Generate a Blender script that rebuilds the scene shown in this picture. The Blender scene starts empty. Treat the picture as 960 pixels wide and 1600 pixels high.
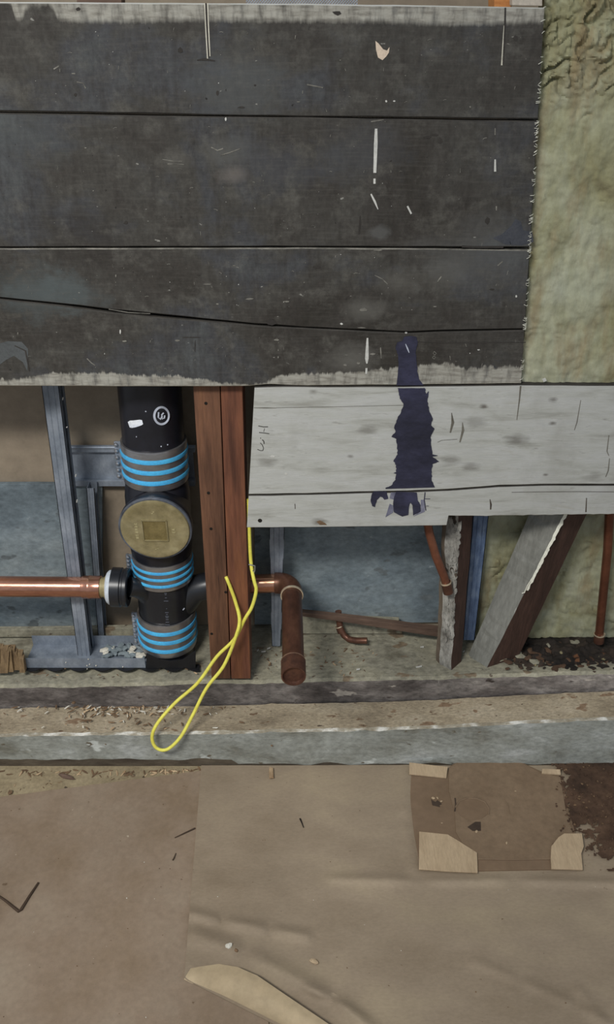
import bpy, bmesh, math, random
from mathutils import Vector, Matrix, noise as mnoise
from mathutils.geometry import tessellate_polygon
random.seed(7)
R = math.radians
S = bpy.context.scene
COL = S.collection

# ------------------------------------------------------------------ camera
F_PX = 1350.0; CAM_H = 1.45; PITCH = R(30.0)
CAM_D = CAM_H / math.tan(PITCH + math.atan(398.0 / F_PX))
cam_d = bpy.data.cameras.new('camera'); cam = bpy.data.objects.new('camera', cam_d); COL.objects.link(cam)
cam.location = (0, -CAM_D, CAM_H); cam.rotation_euler = (R(90) - PITCH, 0, 0)
cam_d.sensor_fit = 'VERTICAL'; cam_d.sensor_height = 36.0; cam_d.lens = F_PX / 1600 * 36.0
cam_d.clip_start = 0.02
S.camera = cam

# ------------------------------------------------------------------ world, lamps, exposure
W = bpy.data.worlds.new('world'); S.world = W; W.use_nodes = True
W.node_tree.nodes['Background'].inputs[0].default_value = (0.80, 0.88, 1.0, 1)
W.node_tree.nodes['Background'].inputs[1].default_value = 0.50

def area(name, loc, target, sx, sy, power, col, spread=180):
    l = bpy.data.lights.new(name, 'AREA'); l.shape = 'RECTANGLE'; l.size = sx; l.size_y = sy
    l.energy = power; l.color = col; l.spread = R(spread)
    o = bpy.data.objects.new(name, l); COL.objects.link(o); o.location = loc
    o.rotation_euler = (Vector(target) - Vector(loc)).to_track_quat('-Z', 'Y').to_euler()
    return o
area('ceiling_tube_light', (-1.0, -1.95, 2.70), (-0.30, 0.0, 0.40), 1.0, 0.35, 17.5, (1.0, 0.98, 0.94), 88)
S.view_settings.view_transform = 'Standard'; S.view_settings.look = 'None'
S.view_settings.gamma = 1; S.view_settings.use_curve_mapping = False
S.view_settings.exposure = -0.12

# ------------------------------------------------------------------ projection of measured image points onto real planes
def ray(px, py):
    a = (px - 480) / F_PX; b = (py - 800) / F_PX
    c, s = math.cos(PITCH), math.sin(PITCH)
    return Vector((a, c - b * s, -s - b * c))
CAM = Vector((0, -CAM_D, CAM_H))
def P(px, py, Y):
    d = ray(px, py); return CAM + d * ((Y + CAM_D) / d.y)
def G(px, py, z=0.0):
    d = ray(px, py); return CAM + d * ((z - CAM_H) / d.z)
def lerp(a, b, t): return a + (b - a) * t
def pl(pts, x):
    if x <= pts[0][0]: return pts[0][1]
    for (x0, y0), (x1, y1) in zip(pts, pts[1:]):
        if x <= x1: return lerp(y0, y1, (x - x0) / (x1 - x0))
    return pts[-1][1]
def nz(a, b, c=0.0, sc=1.0): return mnoise.noise(Vector((a, b, c)) * sc)

# ------------------------------------------------------------------ materials
K = 1.55
def lin(c):
    c = c / 255.0
    return c / 12.92 if c <= 0.04045 else ((c + 0.055) / 1.055) ** 2.4
def C(rgb, k=K): return tuple(min(0.9, lin(v) * k) for v in rgb) + (1,)

class NT:
    def __init__(s, name):
        s.m = bpy.data.materials.new(name); s.m.use_nodes = True; s.t = s.m.node_tree
        s.b = s.t.nodes['Principled BSDF']
        s.geo = s.n('ShaderNodeNewGeometry')
        s.pos = s.geo.outputs['Position']
    def n(s, t, **kw):
        o = s.t.nodes.new(t)
        for k, v in kw.items(): setattr(o, k, v)
        return o
    def link(s, a, b): s.t.links.new(a, b)
    def scaled(s, v):
        m = s.n('ShaderNodeVectorMath', operation='MULTIPLY'); s.link(s.pos, m.inputs[0]); m.inputs[1].default_value = v
        return m.outputs[0]
    def noise(s, vec, scale, detail=4, rough=0.55, dist=0.0):
        o = s.n('ShaderNodeTexNoise'); s.link(vec, o.inputs['Vector'])
        o.inputs['Scale'].default_value = scale; o.inputs['Detail'].default_value = detail
        o.inputs['Roughness'].default_value = rough; o.inputs['Distortion'].default_value = dist
        return o.outputs['Fac']
    def ramp(s, fac, stops, interp='LINEAR'):
        r = s.n('ShaderNodeValToRGB'); s.link(fac, r.inputs[0]); e = r.color_ramp; e.interpolation = interp
        while len(e.elements) < len(stops): e.elements.new(0.5)
        for el, (p, c) in zip(e.elements, stops): el.position = p; el.color = c
        return r.outputs[0]
    def mask(s, fac, lo, hi):
        r = s.n('ShaderNodeMapRange'); s.link(fac, r.inputs[0]); r.inputs[1].default_value = lo; r.inputs[2].default_value = hi
        return r.outputs[0]
    def mix(s, fac, a, b, mode='MIX'):
        m = s.n('ShaderNodeMix', data_type='RGBA', blend_type=mode)
        if isinstance(fac, (int, float)): m.inputs[0].default_value = fac
        else: s.link(fac, m.inputs[0])
        for i, v in ((6, a), (7, b)):
            if isinstance(v, tuple): m.inputs[i].default_value = v
            else: s.link(v, m.inputs[i])
        return m.outputs[2]
    def math(s, op, a, b=None):
        m = s.n('ShaderNodeMath', operation=op)
        for i, v in ((0, a), (1, b)):
            if v is None: continue
            if isinstance(v, (int, float)): m.inputs[i].default_value = v
            else: s.link(v, m.inputs[i])
        return m.outputs[0]
    def vary(s, c, fac, amt):
        r = s.n('ShaderNodeMapRange'); s.link(fac, r.inputs[0]); r.inputs[1].default_value = 0.3; r.inputs[2].default_value = 0.7
        r.inputs[3].default_value = 1 - amt; r.inputs[4].default_value = 1 + amt
        vm = s.n('ShaderNodeVectorMath', operation='SCALE'); s.link(c, vm.inputs[0]); s.link(r.outputs[0], vm.inputs['Scale'])
        return vm.outputs[0]
    def bump(s, h, strength, dist=0.004):
        b = s.n('ShaderNodeBump'); b.inputs['Strength'].default_value = strength; b.inputs['Distance'].default_value = dist
        s.link(h, b.inputs['Height']); s.link(b.outputs[0], s.b.inputs['Normal'])
    def color(s, c):
        if isinstance(c, tuple): s.b.inputs['Base Color'].default_value = c
        else: s.link(c, s.b.inputs['Base Color'])
    def curve_z(s, pts, Y, lo_y, hi_y):
        """a border measured at image points, as a curve of world x -> world z on the plane Y"""
        w = [P(x, y, Y) for x, y in pts]
        x0, x1 = w[0].x, w[-1].x; z0 = P(480, lo_y, Y).z; z1 = P(480, hi_y, Y).z
        sp = s.n('ShaderNodeSeparateXYZ'); s.link(s.pos, sp.inputs[0])
        r = s.n('ShaderNodeMapRange'); s.link(sp.outputs[0], r.inputs[0]); r.inputs[1].default_value = x0; r.inputs[2].default_value = x1
        fc = s.n('ShaderNodeFloatCurve'); cv = fc.mapping.curves[0]
        q = [((v.x - x0) / (x1 - x0), (v.z - z0) / (z1 - z0)) for v in w]
        cv.points[0].location = q[0]; cv.points[1].location = q[-1]
        for v in q[1:-1]: cv.points.new(*v)
        fc.mapping.update(); s.link(r.outputs[0], fc.inputs[1])
        r2 = s.n('ShaderNodeMapRange'); s.link(fc.outputs[0], r2.inputs[0]); r2.inputs[3].default_value = z0; r2.inputs[4].default_value = z1
        return r2.outputs[0], sp.outputs[2]

def stuffmat(name, cols, scale=10, stretch=(1, 1, 1), rough=0.8, metal=0.0, bump=0.2, bscale=None, bdist=0.003, detail=5,
             spots=None, spec=0.3, spread=(0.3, 0.7), k=K, fine=0.14, fscale=None, big=0.10):
    m = NT(name); v = m.scaled(stretch)
    f = m.noise(v, scale, detail, 0.6)
    n = len(cols); lo, hi = spread
    c = m.ramp(f, [(lo + (hi - lo) * i / max(1, n - 1), C(x, k)) for i, x in enumerate(cols)])
    if spots:
        for sc, thr, rgb in spots:
            g = m.noise(v, sc, 3, 0.5)
            c = m.mix(m.mask(g, thr, thr + 0.035), c, C(rgb, k))
    if fine: c = m.vary(c, m.noise(v, fscale or scale * 7, 5, 0.7), fine)
    if big: c = m.vary(c, m.noise(m.pos, max(2.0, scale * 0.3), 3, 0.5), big)
    m.color(c)
    m.b.inputs['Roughness'].default_value = rough; m.b.inputs['Metallic'].default_value = metal
    m.b.inputs['Specular IOR Level'].default_value = spec
    if bump:
        h = m.noise(v, bscale or scale * 4, 6, 0.6); m.bump(h, bump, bdist)
    return m.m
def flat(name, rgb, rough=0.7, metal=0.0, spec=0.3, k=K):
    return stuffmat(name, [tuple(max(0, v * 0.93) for v in rgb), tuple(min(255, v * 1.07) for v in rgb)], 30, rough=rough, metal=metal, bump=0.08, spec=spec, k=k)

Y_BOARD = 0.062
def painted_mat():
    m = NT('dark_brown_paint_on_wood')
    big = m.noise(m.scaled((1, 1, 1.3)), 4.0, 6, 0.62, 0.4)
    c = m.ramp(big, [(0.30, C((36, 33, 28))), (0.42, C((47, 44, 40))), (0.50, C((52, 50, 46))), (0.57, C((51, 51, 52))), (0.70, C((66, 68, 67)))])
    g = m.noise(m.scaled((26, 26, 5)), 2.6, 6, 0.68)
    c = m.mix(m.math('MULTIPLY', m.mask(g, 0.47, 0.75), 0.65), c, C((36, 32, 28)))
    g2 = m.noise(m.scaled((7, 7, 9)), 3.0, 6, 0.7)
    c = m.mix(m.math('MULTIPLY', m.mask(g2, 0.52, 0.72), 0.5), c, C((82, 80, 74)))
    c = m.vary(c, m.noise(m.scaled((60, 60, 40)), 2.5, 5, 0.75), 0.26)
    for (px, py, r, k, rgb) in [(350, 238, .030, .45, (86, 86, 82)), (375, 128, .060, .45, (76, 79, 80)), (366, 272, .018, .6, (98, 92, 86)), (275, 252, .020, .3, (90, 88, 82)), (570, 484, .026, .5, (94, 92, 86)),
                           (50, 458, .055, .7, (72, 78, 78)), (110, 462, .04, .6, (72, 78, 78)), (625, 440, .03, .4, (88, 86, 80)), (690, 432, .03, .35, (88, 86, 80)), (550, 562, .035, .5, (100, 98, 92)), (130, 370, .05, .5, (36, 32, 29)),
                           (592, 364, .012, .5, (86, 86, 84)), (760, 400, .08, .4, (84, 84, 82)), (40, 215, .05, .3, (72, 76, 76)), (560, 240, .05, .35, (64, 66, 70)), (440, 260, .05, .4, (60, 62, 68))]:
        w = P(px, py, Y_BOARD)
        sub = m.n('ShaderNodeVectorMath', operation='SUBTRACT'); m.link(m.pos, sub.inputs[0]); sub.inputs[1].default_value = w
        mul = m.n('ShaderNodeVectorMath', operation='MULTIPLY'); m.link(sub.outputs[0], mul.inputs[0]); mul.inputs[1].default_value = (0.6, 0, 1)
        ln = m.n('ShaderNodeVectorMath', operation='LENGTH'); m.link(mul.outputs[0], ln.inputs[0])
        d = m.math('ADD', ln.outputs['Value'], m.math('MULTIPLY', m.math('SUBTRACT', g2, 0.5), r * 2.2))
        c = m.mix(m.math('MULTIPLY', m.mask(d, r, r * 0.3), k), c, C(rgb, 1.3))
    gr = m.noise(m.scaled((3, 3, 40)), 6.0, 4, 0.6)
    c = m.mix(m.math('MULTIPLY', m.mask(gr, 0.5, 0.8), 0.22), c, C((84, 81, 76)))
    sc = m.noise(m.scaled((26, 26, 55)), 2.2, 3, 0.55)
    c = m.mix(m.mask(sc, 0.735, 0.76), c, C((112, 110, 104)))
    sc2 = m.noise(m.scaled((70, 70, 34)), 1.7, 2, 0.5)
    c = m.mix(m.mask(sc2, 0.775, 0.79), c, C((30, 28, 26)))
    wood = m.noise(m.scaled((12, 12, 60)), 3, 5, 0.6)
    wc = m.ramp(wood, [(0.3, C((98, 94, 86))), (0.5, C((126, 123, 114))), (0.75, C((142, 140, 131)))])
    drip = m.noise(m.scaled((95, 0, 9)), 1.0, 3, 0.7)
    wide = m.noise(m.scaled((22, 0, 20)), 1.0, 3, 0.6)
    off = m.math('ADD', m.math('MULTIPLY', m.math('SUBTRACT', drip, 0.5), 0.024), m.math('MULTIPLY', m.math('SUBTRACT', wide, 0.5), 0.02))
    zb, z = m.curve_z([(-60, 596), (0, 594), (50, 590), (90, 583), (150, 583), (200, 586), (260, 588), (320, 594), (380, 601), (415, 598),
                       (440, 587), (520, 583), (570, 581), (650, 571), (690, 569), (740, 577), (770, 573), (830, 582)], Y_BOARD, 612, 560)
    low = m.mask(m.math('SUBTRACT', m.math('ADD', zb, off), z), -0.0022, 0.0018)
    off2 = m.math('MULTIPLY', m.math('SUBTRACT', drip, 0.5), 0.012)
    zt, _ = m.curve_z([(-60, 2), (0, 2), (18, 6), (26, 30), (40, 14), (70, 6), (84, 14), (95, 31), (320, 31), (480, 32), (600, 33), (690, 37), (790, 36), (870, 32)], Y_BOARD, 60, -10)
    top = m.mask(m.math('SUBTRACT', z, m.math('ADD', zt, off2)), -0.004, 0.004)
    band = m.math('MAXIMUM', low, top)
    # thin scumbles of paint left on the bare bands
    scum = m.noise(m.scaled((60, 0, 14)), 1.3, 5, 0.65)
    band = m.math('MULTIPLY', band, m.math('SUBTRACT', 1.0, m.math('MULTIPLY', m.mask(scum, 0.47, 0.72), 0.8)))
    m.color(m.mix(band, c, wc))
    m.b.inputs['Roughness'].default_value = 0.7; m.b.inputs['Specular IOR Level'].default_value = 0.3
    h = m.noise(m.scaled((8, 8, 36)), 4, 4, 0.55); m.bump(h, 0.10, 0.002)
    return m.m

def whitewood_mat():
    m = NT('bare_whitish_softwood')
    a = m.noise(m.scaled((1.5, 1.5, 9)), 5, 6, 0.6, 0.6)
    c = m.ramp(a, [(0.28, C((126, 125, 118))), (0.46, C((146, 146, 140))), (0.62, C((151, 151, 147))), (0.78, C((138, 136, 126)))])
    b = m.noise(m.scaled((2.0, 2.0, 1.1)), 4, 5, 0.6)
    c = m.mix(m.math('MULTIPLY', m.mask(b, 0.55, 0.75), 0.5), c, C((118, 116, 108)))
    b2 = m.noise(m.scaled((5.0, 5.0, 20)), 6, 4, 0.6)
    c = m.mix(m.math('MULTIPLY', m.mask(b2, 0.62, 0.74), 0.6), c, C((104, 102, 98)))
    fl = m.noise(m.scaled((20, 20, 60)), 3, 4, 0.6)
    c = m.mix(m.math('MULTIPLY', m.mask(fl, 0.6, 0.8), 0.4), c, C((168, 166, 160)))
    c = m.vary(c, m.noise(m.scaled((10, 10, 40)), 3, 6, 0.7), 0.07)
    for (px, py, r, k) in [(575, 672, .012, .5), (418, 722, .012, .55), (807, 688, .016, .7), (757, 635, .005, .9), (705, 720, .014, .5),
                           (640, 625, .006, .5), (490, 612, .006, .6), (500, 815, .010, .7), (865, 625, .006, .7), (864, 661, .005, .8),
                           (742, 660, .016, .35), (930, 745, .012, .35), (735, 730, .012, .5), (548, 713, .004, .6), (853, 742, .004, .8), (780, 810, .01, .4)]:
        w = P(px, py, Y_BOARD)
        sub = m.n('ShaderNodeVectorMath', operation='SUBTRACT'); m.link(m.pos, sub.inputs[0]); sub.inputs[1].default_value = w
        mul = m.n('ShaderNodeVectorMath', operation='MULTIPLY'); m.link(sub.outputs[0], mul.inputs[0]); mul.inputs[1].default_value = (0.55, 1, 1)
        ln = m.n('ShaderNodeVectorMath', operation='LENGTH'); m.link(mul.outputs[0], ln.inputs[0])
        d = m.math('ADD', ln.outputs['Value'], m.math('MULTIPLY', m.math('SUBTRACT', b2, 0.5), r * 1.5))
        c = m.mix(m.math('MULTIPLY', m.mask(d, r, r * 0.25), k), c, C((84, 80, 74)))
    m.color(c)
    m.b.inputs['Roughness'].default_value = 0.7; m.b.inputs['Specular IOR Level'].default_value = 0.25
    h = m.noise(m.scaled((8, 8, 80)), 4, 6, 0.65); m.bump(h, 0.25, 0.002)
    return m.m

def wool_mat():
    m = NT('mineral_wool')
    a = m.noise(m.scaled((1.0, 1.0, 0.6)), 9, 7, 0.62, 0.5)
    c = m.ramp(a, [(0.28, C((92, 84, 58))), (0.39, C((116, 112, 80))), (0.50, C((130, 129, 102))), (0.60, C((140, 140, 117))), (0.70, C((150, 149, 130)))])
    b = m.noise(m.scaled((1.3, 1.3, 0.35)), 14, 5, 0.6)
    c = m.mix(m.math('MULTIPLY', m.mask(b, 0.54, 0.70), 0.75), c, C((112, 94, 62)))
    d = m.noise(m.scaled((1, 1, 1)), 5, 3, 0.5)
    c = m.mix(m.math('MULTIPLY', m.mask(d, 0.55, 0.75), 0.6), c, C((146, 150, 134)))
    c = m.vary(c, m.noise(m.scaled((1, 1, 0.45)), 55, 6, 0.7), 0.20)
    c = m.mix(0.16, c, C((118, 118, 112)))
    m.color(c); m.b.inputs['Roughness'].default_value = 0.95; m.b.inputs['Specular IOR Level'].default_value = 0.1
    h = m.noise(m.scaled((1, 1, 0.5)), 60, 6, 0.7); m.bump(h, 0.5, 0.004)
    return m.m

M = {}
M['paint'] = painted_mat(); M['white'] = whitewood_mat(); M['wool'] = wool_mat()
M['edge'] = stuffmat('worn_board_edge', [(70, 68, 63), (112, 109, 101)], 40, (1, 1, 3), spread=(0.35, 0.65))
M['whiteedge'] = stuffmat('white_board_sawn_edge', [(150, 146, 132), (176, 172, 158)], 30)
M['stud'] = stuffmat('red_brown_treated_timber', [(64, 44, 34), (92, 64, 48), (104, 72, 52)], 9, (6, 6, 0.5), rough=0.55, bump=0.25, spots=[(7, 0.70, (48, 34, 28))], k=1.35, fine=.22, fscale=40, big=.2)
M['stud2'] = stuffmat('orange_brown_treated_timber', [(70, 44, 34), (98, 62, 46), (112, 72, 48)], 9, (6, 6, 0.5), rough=0.55, bump=0.25, k=1.4, fine=.2, fscale=40, big=.2)
M['galv'] = stuffmat('galvanised_steel', [(92, 99, 108), (110, 117, 126), (128, 134, 142)], 14, (2, 2, 1.2), rough=0.55, metal=0.35, bump=0.04, spots=[(60, 0.74, (150, 154, 160))], spec=0.5, k=1.6, fine=.12, big=.12)
M['bluegalv'] = stuffmat('blue_tinted_steel', [(66, 80, 104), (84, 100, 126), (108, 122, 142)], 26, (3, 3, 1), rough=0.5, metal=0.35, bump=0.06, k=1.6)
M['black'] = stuffmat('black_pipe_coating', [(20, 20, 24), (26, 27, 34)], 14, rough=0.36, bump=0.05, spec=0.5)
M['blackfit'] = stuffmat('black_plastic_fitting', [(22, 23, 26), (30, 32, 36)], 14, rough=0.34, bump=0.03, spec=0.5)
M['rimgrey'] = stuffmat('scuffed_black_rim', [(40, 42, 46), (84, 88, 96)], 30, rough=0.4, bump=0.1)
M['steel'] = stuffmat('stainless_band', [(118, 118, 120), (150, 148, 148)], 12, (1, 1, 4), rough=0.32, metal=0.8, bump=0.02, k=1.5)
M['blue'] = flat('sky_blue_rubber', (60, 138, 186), 0.5, k=1.9)
M['bolt'] = flat('zinc_bolt', (150, 152, 156), 0.35, 0.8)
M['brass'] = stuffmat('dull_brass', [(104, 95, 66), (124, 114, 84), (136, 127, 98)], 18, rough=0.5, metal=0.2, bump=0.12, spots=[(20, 0.68, (98, 86, 58))], k=1.55, fine=.2, fscale=60, big=.15)
M['brassmark'] = flat('raised_brass_lettering', (158, 150, 116), 0.4, 0.2)
M['copper'] = stuffmat('new_copper', [(132, 92, 76), (164, 118, 98), (176, 136, 106)], 10, (1, 1, 3), rough=0.22, metal=0.85, bump=0.03, k=1.55)
M['copperbrown'] = stuffmat('browned_copper', [(66, 46, 38), (88, 60, 48), (104, 74, 58)], 14, (2, 1, 2), rough=0.38, metal=0.45, bump=0.05, k=1.45)
M['copperdark'] = flat('oxidised_copper', (52, 36, 30), 0.6, 0.3)
M['solder'] = flat('bright_solder', (196, 176, 152), 0.3, 0.6)
M['whitering'] = flat('white_plastic_ring', (170, 176, 182), 0.5)
M['cable'] = stuffmat('yellow_pvc_sheath', [(180, 170, 66), (204, 194, 86)], 20, rough=0.45, bump=0.05, spec=0.4, k=1.6)
M['panel'] = stuffmat('blue_grey_cement_board', [(76, 84, 88), (94, 104, 109), (110, 119, 122), (126, 133, 134)], 5, (1, 1, 1.6), rough=0.8, bump=0.2, spots=[(40, 0.70, (124, 132, 134)), (16, 0.66, (84, 90, 92))], spread=(0.25, 0.75), k=1.45, fine=.26, fscale=60, big=.2)
M['wallboard'] = stuffmat('beige_wallboard', [(112, 101, 87), (126, 115, 99)], 4, rough=0.85, bump=0.1)
M['railface'] = stuffmat('grey_weathered_timber', [(88, 86, 76), (112, 113, 106), (124, 126, 120), (142, 144, 140)], 7, (1, 1, 2.0), rough=0.85, bump=0.4, spots=[(12, 0.66, (152, 155, 150)), (26, 0.68, (82, 76, 64))], spread=(0.3, 0.68), k=1.7, fine=.30, fscale=60, big=.2)
M['raillow'] = stuffmat('damp_stained_timber', [(54, 46, 38), (84, 76, 64)], 12, (1, 1, 3), rough=0.85, bump=0.3)
M['raillip'] = stuffmat('splintered_pale_edge', [(112, 104, 88), (134, 128, 114), (176, 174, 166)], 26, (1, 2, 2), rough=0.85, bump=0.3, spread=(.38, .62))
M['railtop'] = stuffmat('dusty_tan_ledge', [(104, 94, 78), (128, 117, 98), (138, 128, 110)], 9, (1, 2, 1), rough=0.9, bump=0.3, spots=[(18, 0.64, (104, 86, 68)), (30, 0.66, (90, 74, 58)), (60, 0.70, (64, 54, 44))], k=1.7, fine=.34, fscale=130, big=.15)
M['plateface'] = stuffmat('dark_sole_plate_face', [(44, 40, 38), (66, 61, 58), (92, 87, 83), (112, 107, 101)], 6, (1, 1, 2.4), rough=0.85, bump=0.5, spots=[(20, 0.66, (122, 116, 108)), (26, 0.68, (50, 44, 40))], spread=(0.28, 0.72), k=2.2, fine=.5, fscale=50, big=.35)
M['platetop'] = stuffmat('dusty_sole_plate_top', [(88, 84, 72), (110, 107, 94), (118, 114, 98), (128, 124, 110)], 7, (1, 1.6, 1), rough=0.9, bump=0.35, spots=[(16, 0.64, (96, 84, 68)), (40, 0.68, (72, 64, 54))], k=1.75, fine=.36, fscale=70, big=.22)
M['floor'] = stuffmat('pale_screed', [(112, 100, 78), (134, 122, 98)], 14, rough=0.9, bump=0.2, spots=[(30, 0.66, (96, 84, 66)), (60, 0.68, (58, 50, 42))], fine=.25, fscale=110, big=.15)
M['hardboard'] = stuffmat('brown_hardboard', [(108, 92, 74), (118, 103, 87), (126, 113, 97)], 5, rough=0.8, bump=0.15, spots=[(44, 0.72, (90, 74, 58)), (70, 0.75, (150, 138, 120))], spec=0.25, fine=.10, fscale=90, big=.12)
M['paper'] = stuffmat('brown_kraft_paper', [(112, 99, 82), (122, 109, 92), (131, 118, 98)], 3.5, (1, 2, 1), rough=0.75, bump=0.12, spots=[(80, 0.74, (92, 76, 60))], spec=0.25, fine=.09, fscale=120, big=.14)
M['paperback'] = stuffmat('pale_kraft_underside', [(142, 126, 100), (152, 137, 112)], 5, rough=0.75, bump=0.08)
M['card'] = stuffmat('corrugated_cardboard', [(96, 79, 61), (108, 90, 72)], 6, rough=0.8, bump=0.12, spots=[(50, 0.74, (86, 70, 54))], k=1.45, fine=.1, big=.12)
M['cardlight'] = stuffmat('pale_inner_cardboard', [(138, 120, 96), (152, 134, 109)], 8, (6, 1, 1), rough=0.8, bump=0.15)
M['cardtorn'] = stuffmat('torn_cardboard_layer', [(102, 85, 67), (112, 95, 76)], 10, rough=0.85, k=1.45)
M['hole'] = flat('dark_cardboard_inside', (56, 46, 38), 0.9)
M['rust'] = stuffmat('red_brown_rust_dust', [(50, 38, 30), (70, 53, 41), (88, 68, 53)], 16, rough=0.95, bump=0.5, k=1.35)
M['char'] = stuffmat('charred_rubble', [(18, 16, 15), (38, 33, 29), (58, 48, 40)], 14, rough=0.95, bump=0.6, spots=[(22, 0.66, (84, 56, 38)), (34, 0.72, (112, 104, 78))])
M['twig'] = flat('dark_twig', (58, 46, 36), 0.8)
M['chip'] = stuffmat('pale_wood_chip', [(130, 106, 80), (176, 154, 124)], 40)
M['chipd'] = stuffmat('dark_wood_chip', [(70, 54, 40), (110, 88, 66)], 40)
M['flake'] = flat('white_plaster_flake', (176, 172, 160), 0.85)
M['drip'] = flat('white_paint_drip', (160, 159, 153), 0.6)
M['tan'] = flat('torn_tan_flake', (172, 156, 138), 0.8)
M['crack'] = flat('dark_gap', (44, 41, 38), 0.9)
M['tar'] = stuffmat('blue_black_bitumen', [(32, 32, 42), (42, 42, 57), (52, 52, 72)], 6, (1, 1, 2), rough=0.6, bump=0.12, bscale=60, k=1.3, fine=.3, fscale=40, big=.2)
M['tarthin'] = stuffmat('thin_bitumen_smear', [(70, 70, 86), (112, 112, 124)], 40, rough=0.6)
M['pencil'] = flat('pencil_mark', (58, 57, 54), 0.7)
M['mark'] = flat('white_stencil_ink', (150, 154, 164), 0.6)
M['stick'] = stuffmat('weathered_brown_stick', [(68, 54, 46), (96, 78, 66)], 12, (1, 4, 6), bump=0.2)
M['bark'] = stuffmat('grey_peeling_surface', [(80, 76, 70), (122, 120, 114), (142, 140, 134)], 26, (1, 1, 0.6), rough=0.9, bump=0.6, spots=[(22, 0.60, (62, 54, 46)), (40, 0.62, (48, 42, 36))], fine=.45, fscale=70, big=.2)
M['postside'] = stuffmat('grey_brown_post_side', [(74, 64, 54), (98, 88, 76)], 9, (5, 5, 0.6), bump=0.3)
M['postred'] = stuffmat('dark_red_brown_timber', [(52, 38, 32), (72, 52, 44)], 8, (6, 6, 0.6), rough=0.65, bump=0.25, fine=.3, fscale=40, big=.2)
M['braceg'] = stuffmat('grey_planed_timber', [(96, 96, 90), (116, 116, 110)], 6, (4, 4, 0.8), bump=0.2, spots=[(14, 0.68, (132, 132, 126))], fine=.2, fscale=40)
M['torn'] = flat('white_torn_fibre', (192, 188, 174), 0.85)
M['membrane'] = flat('black_membrane', (22, 22, 24), 0.5)
M['orange'] = stuffmat('fresh_sawn_orange_timber', [(150, 96, 52), (186, 130, 78)], 10, (2, 6, 6))
M['lath'] = flat('pale_lath', (150, 142, 130), 0.8)
M['darkedge'] = stuffmat('gap_shade_edge', [(40, 38, 35), (56, 53, 49)], 30)  # shade of the narrow board joints, put into the edge colour
M['nail'] = flat('dark_nail_head', (30, 28, 26), 0.5, 0.4)

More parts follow.
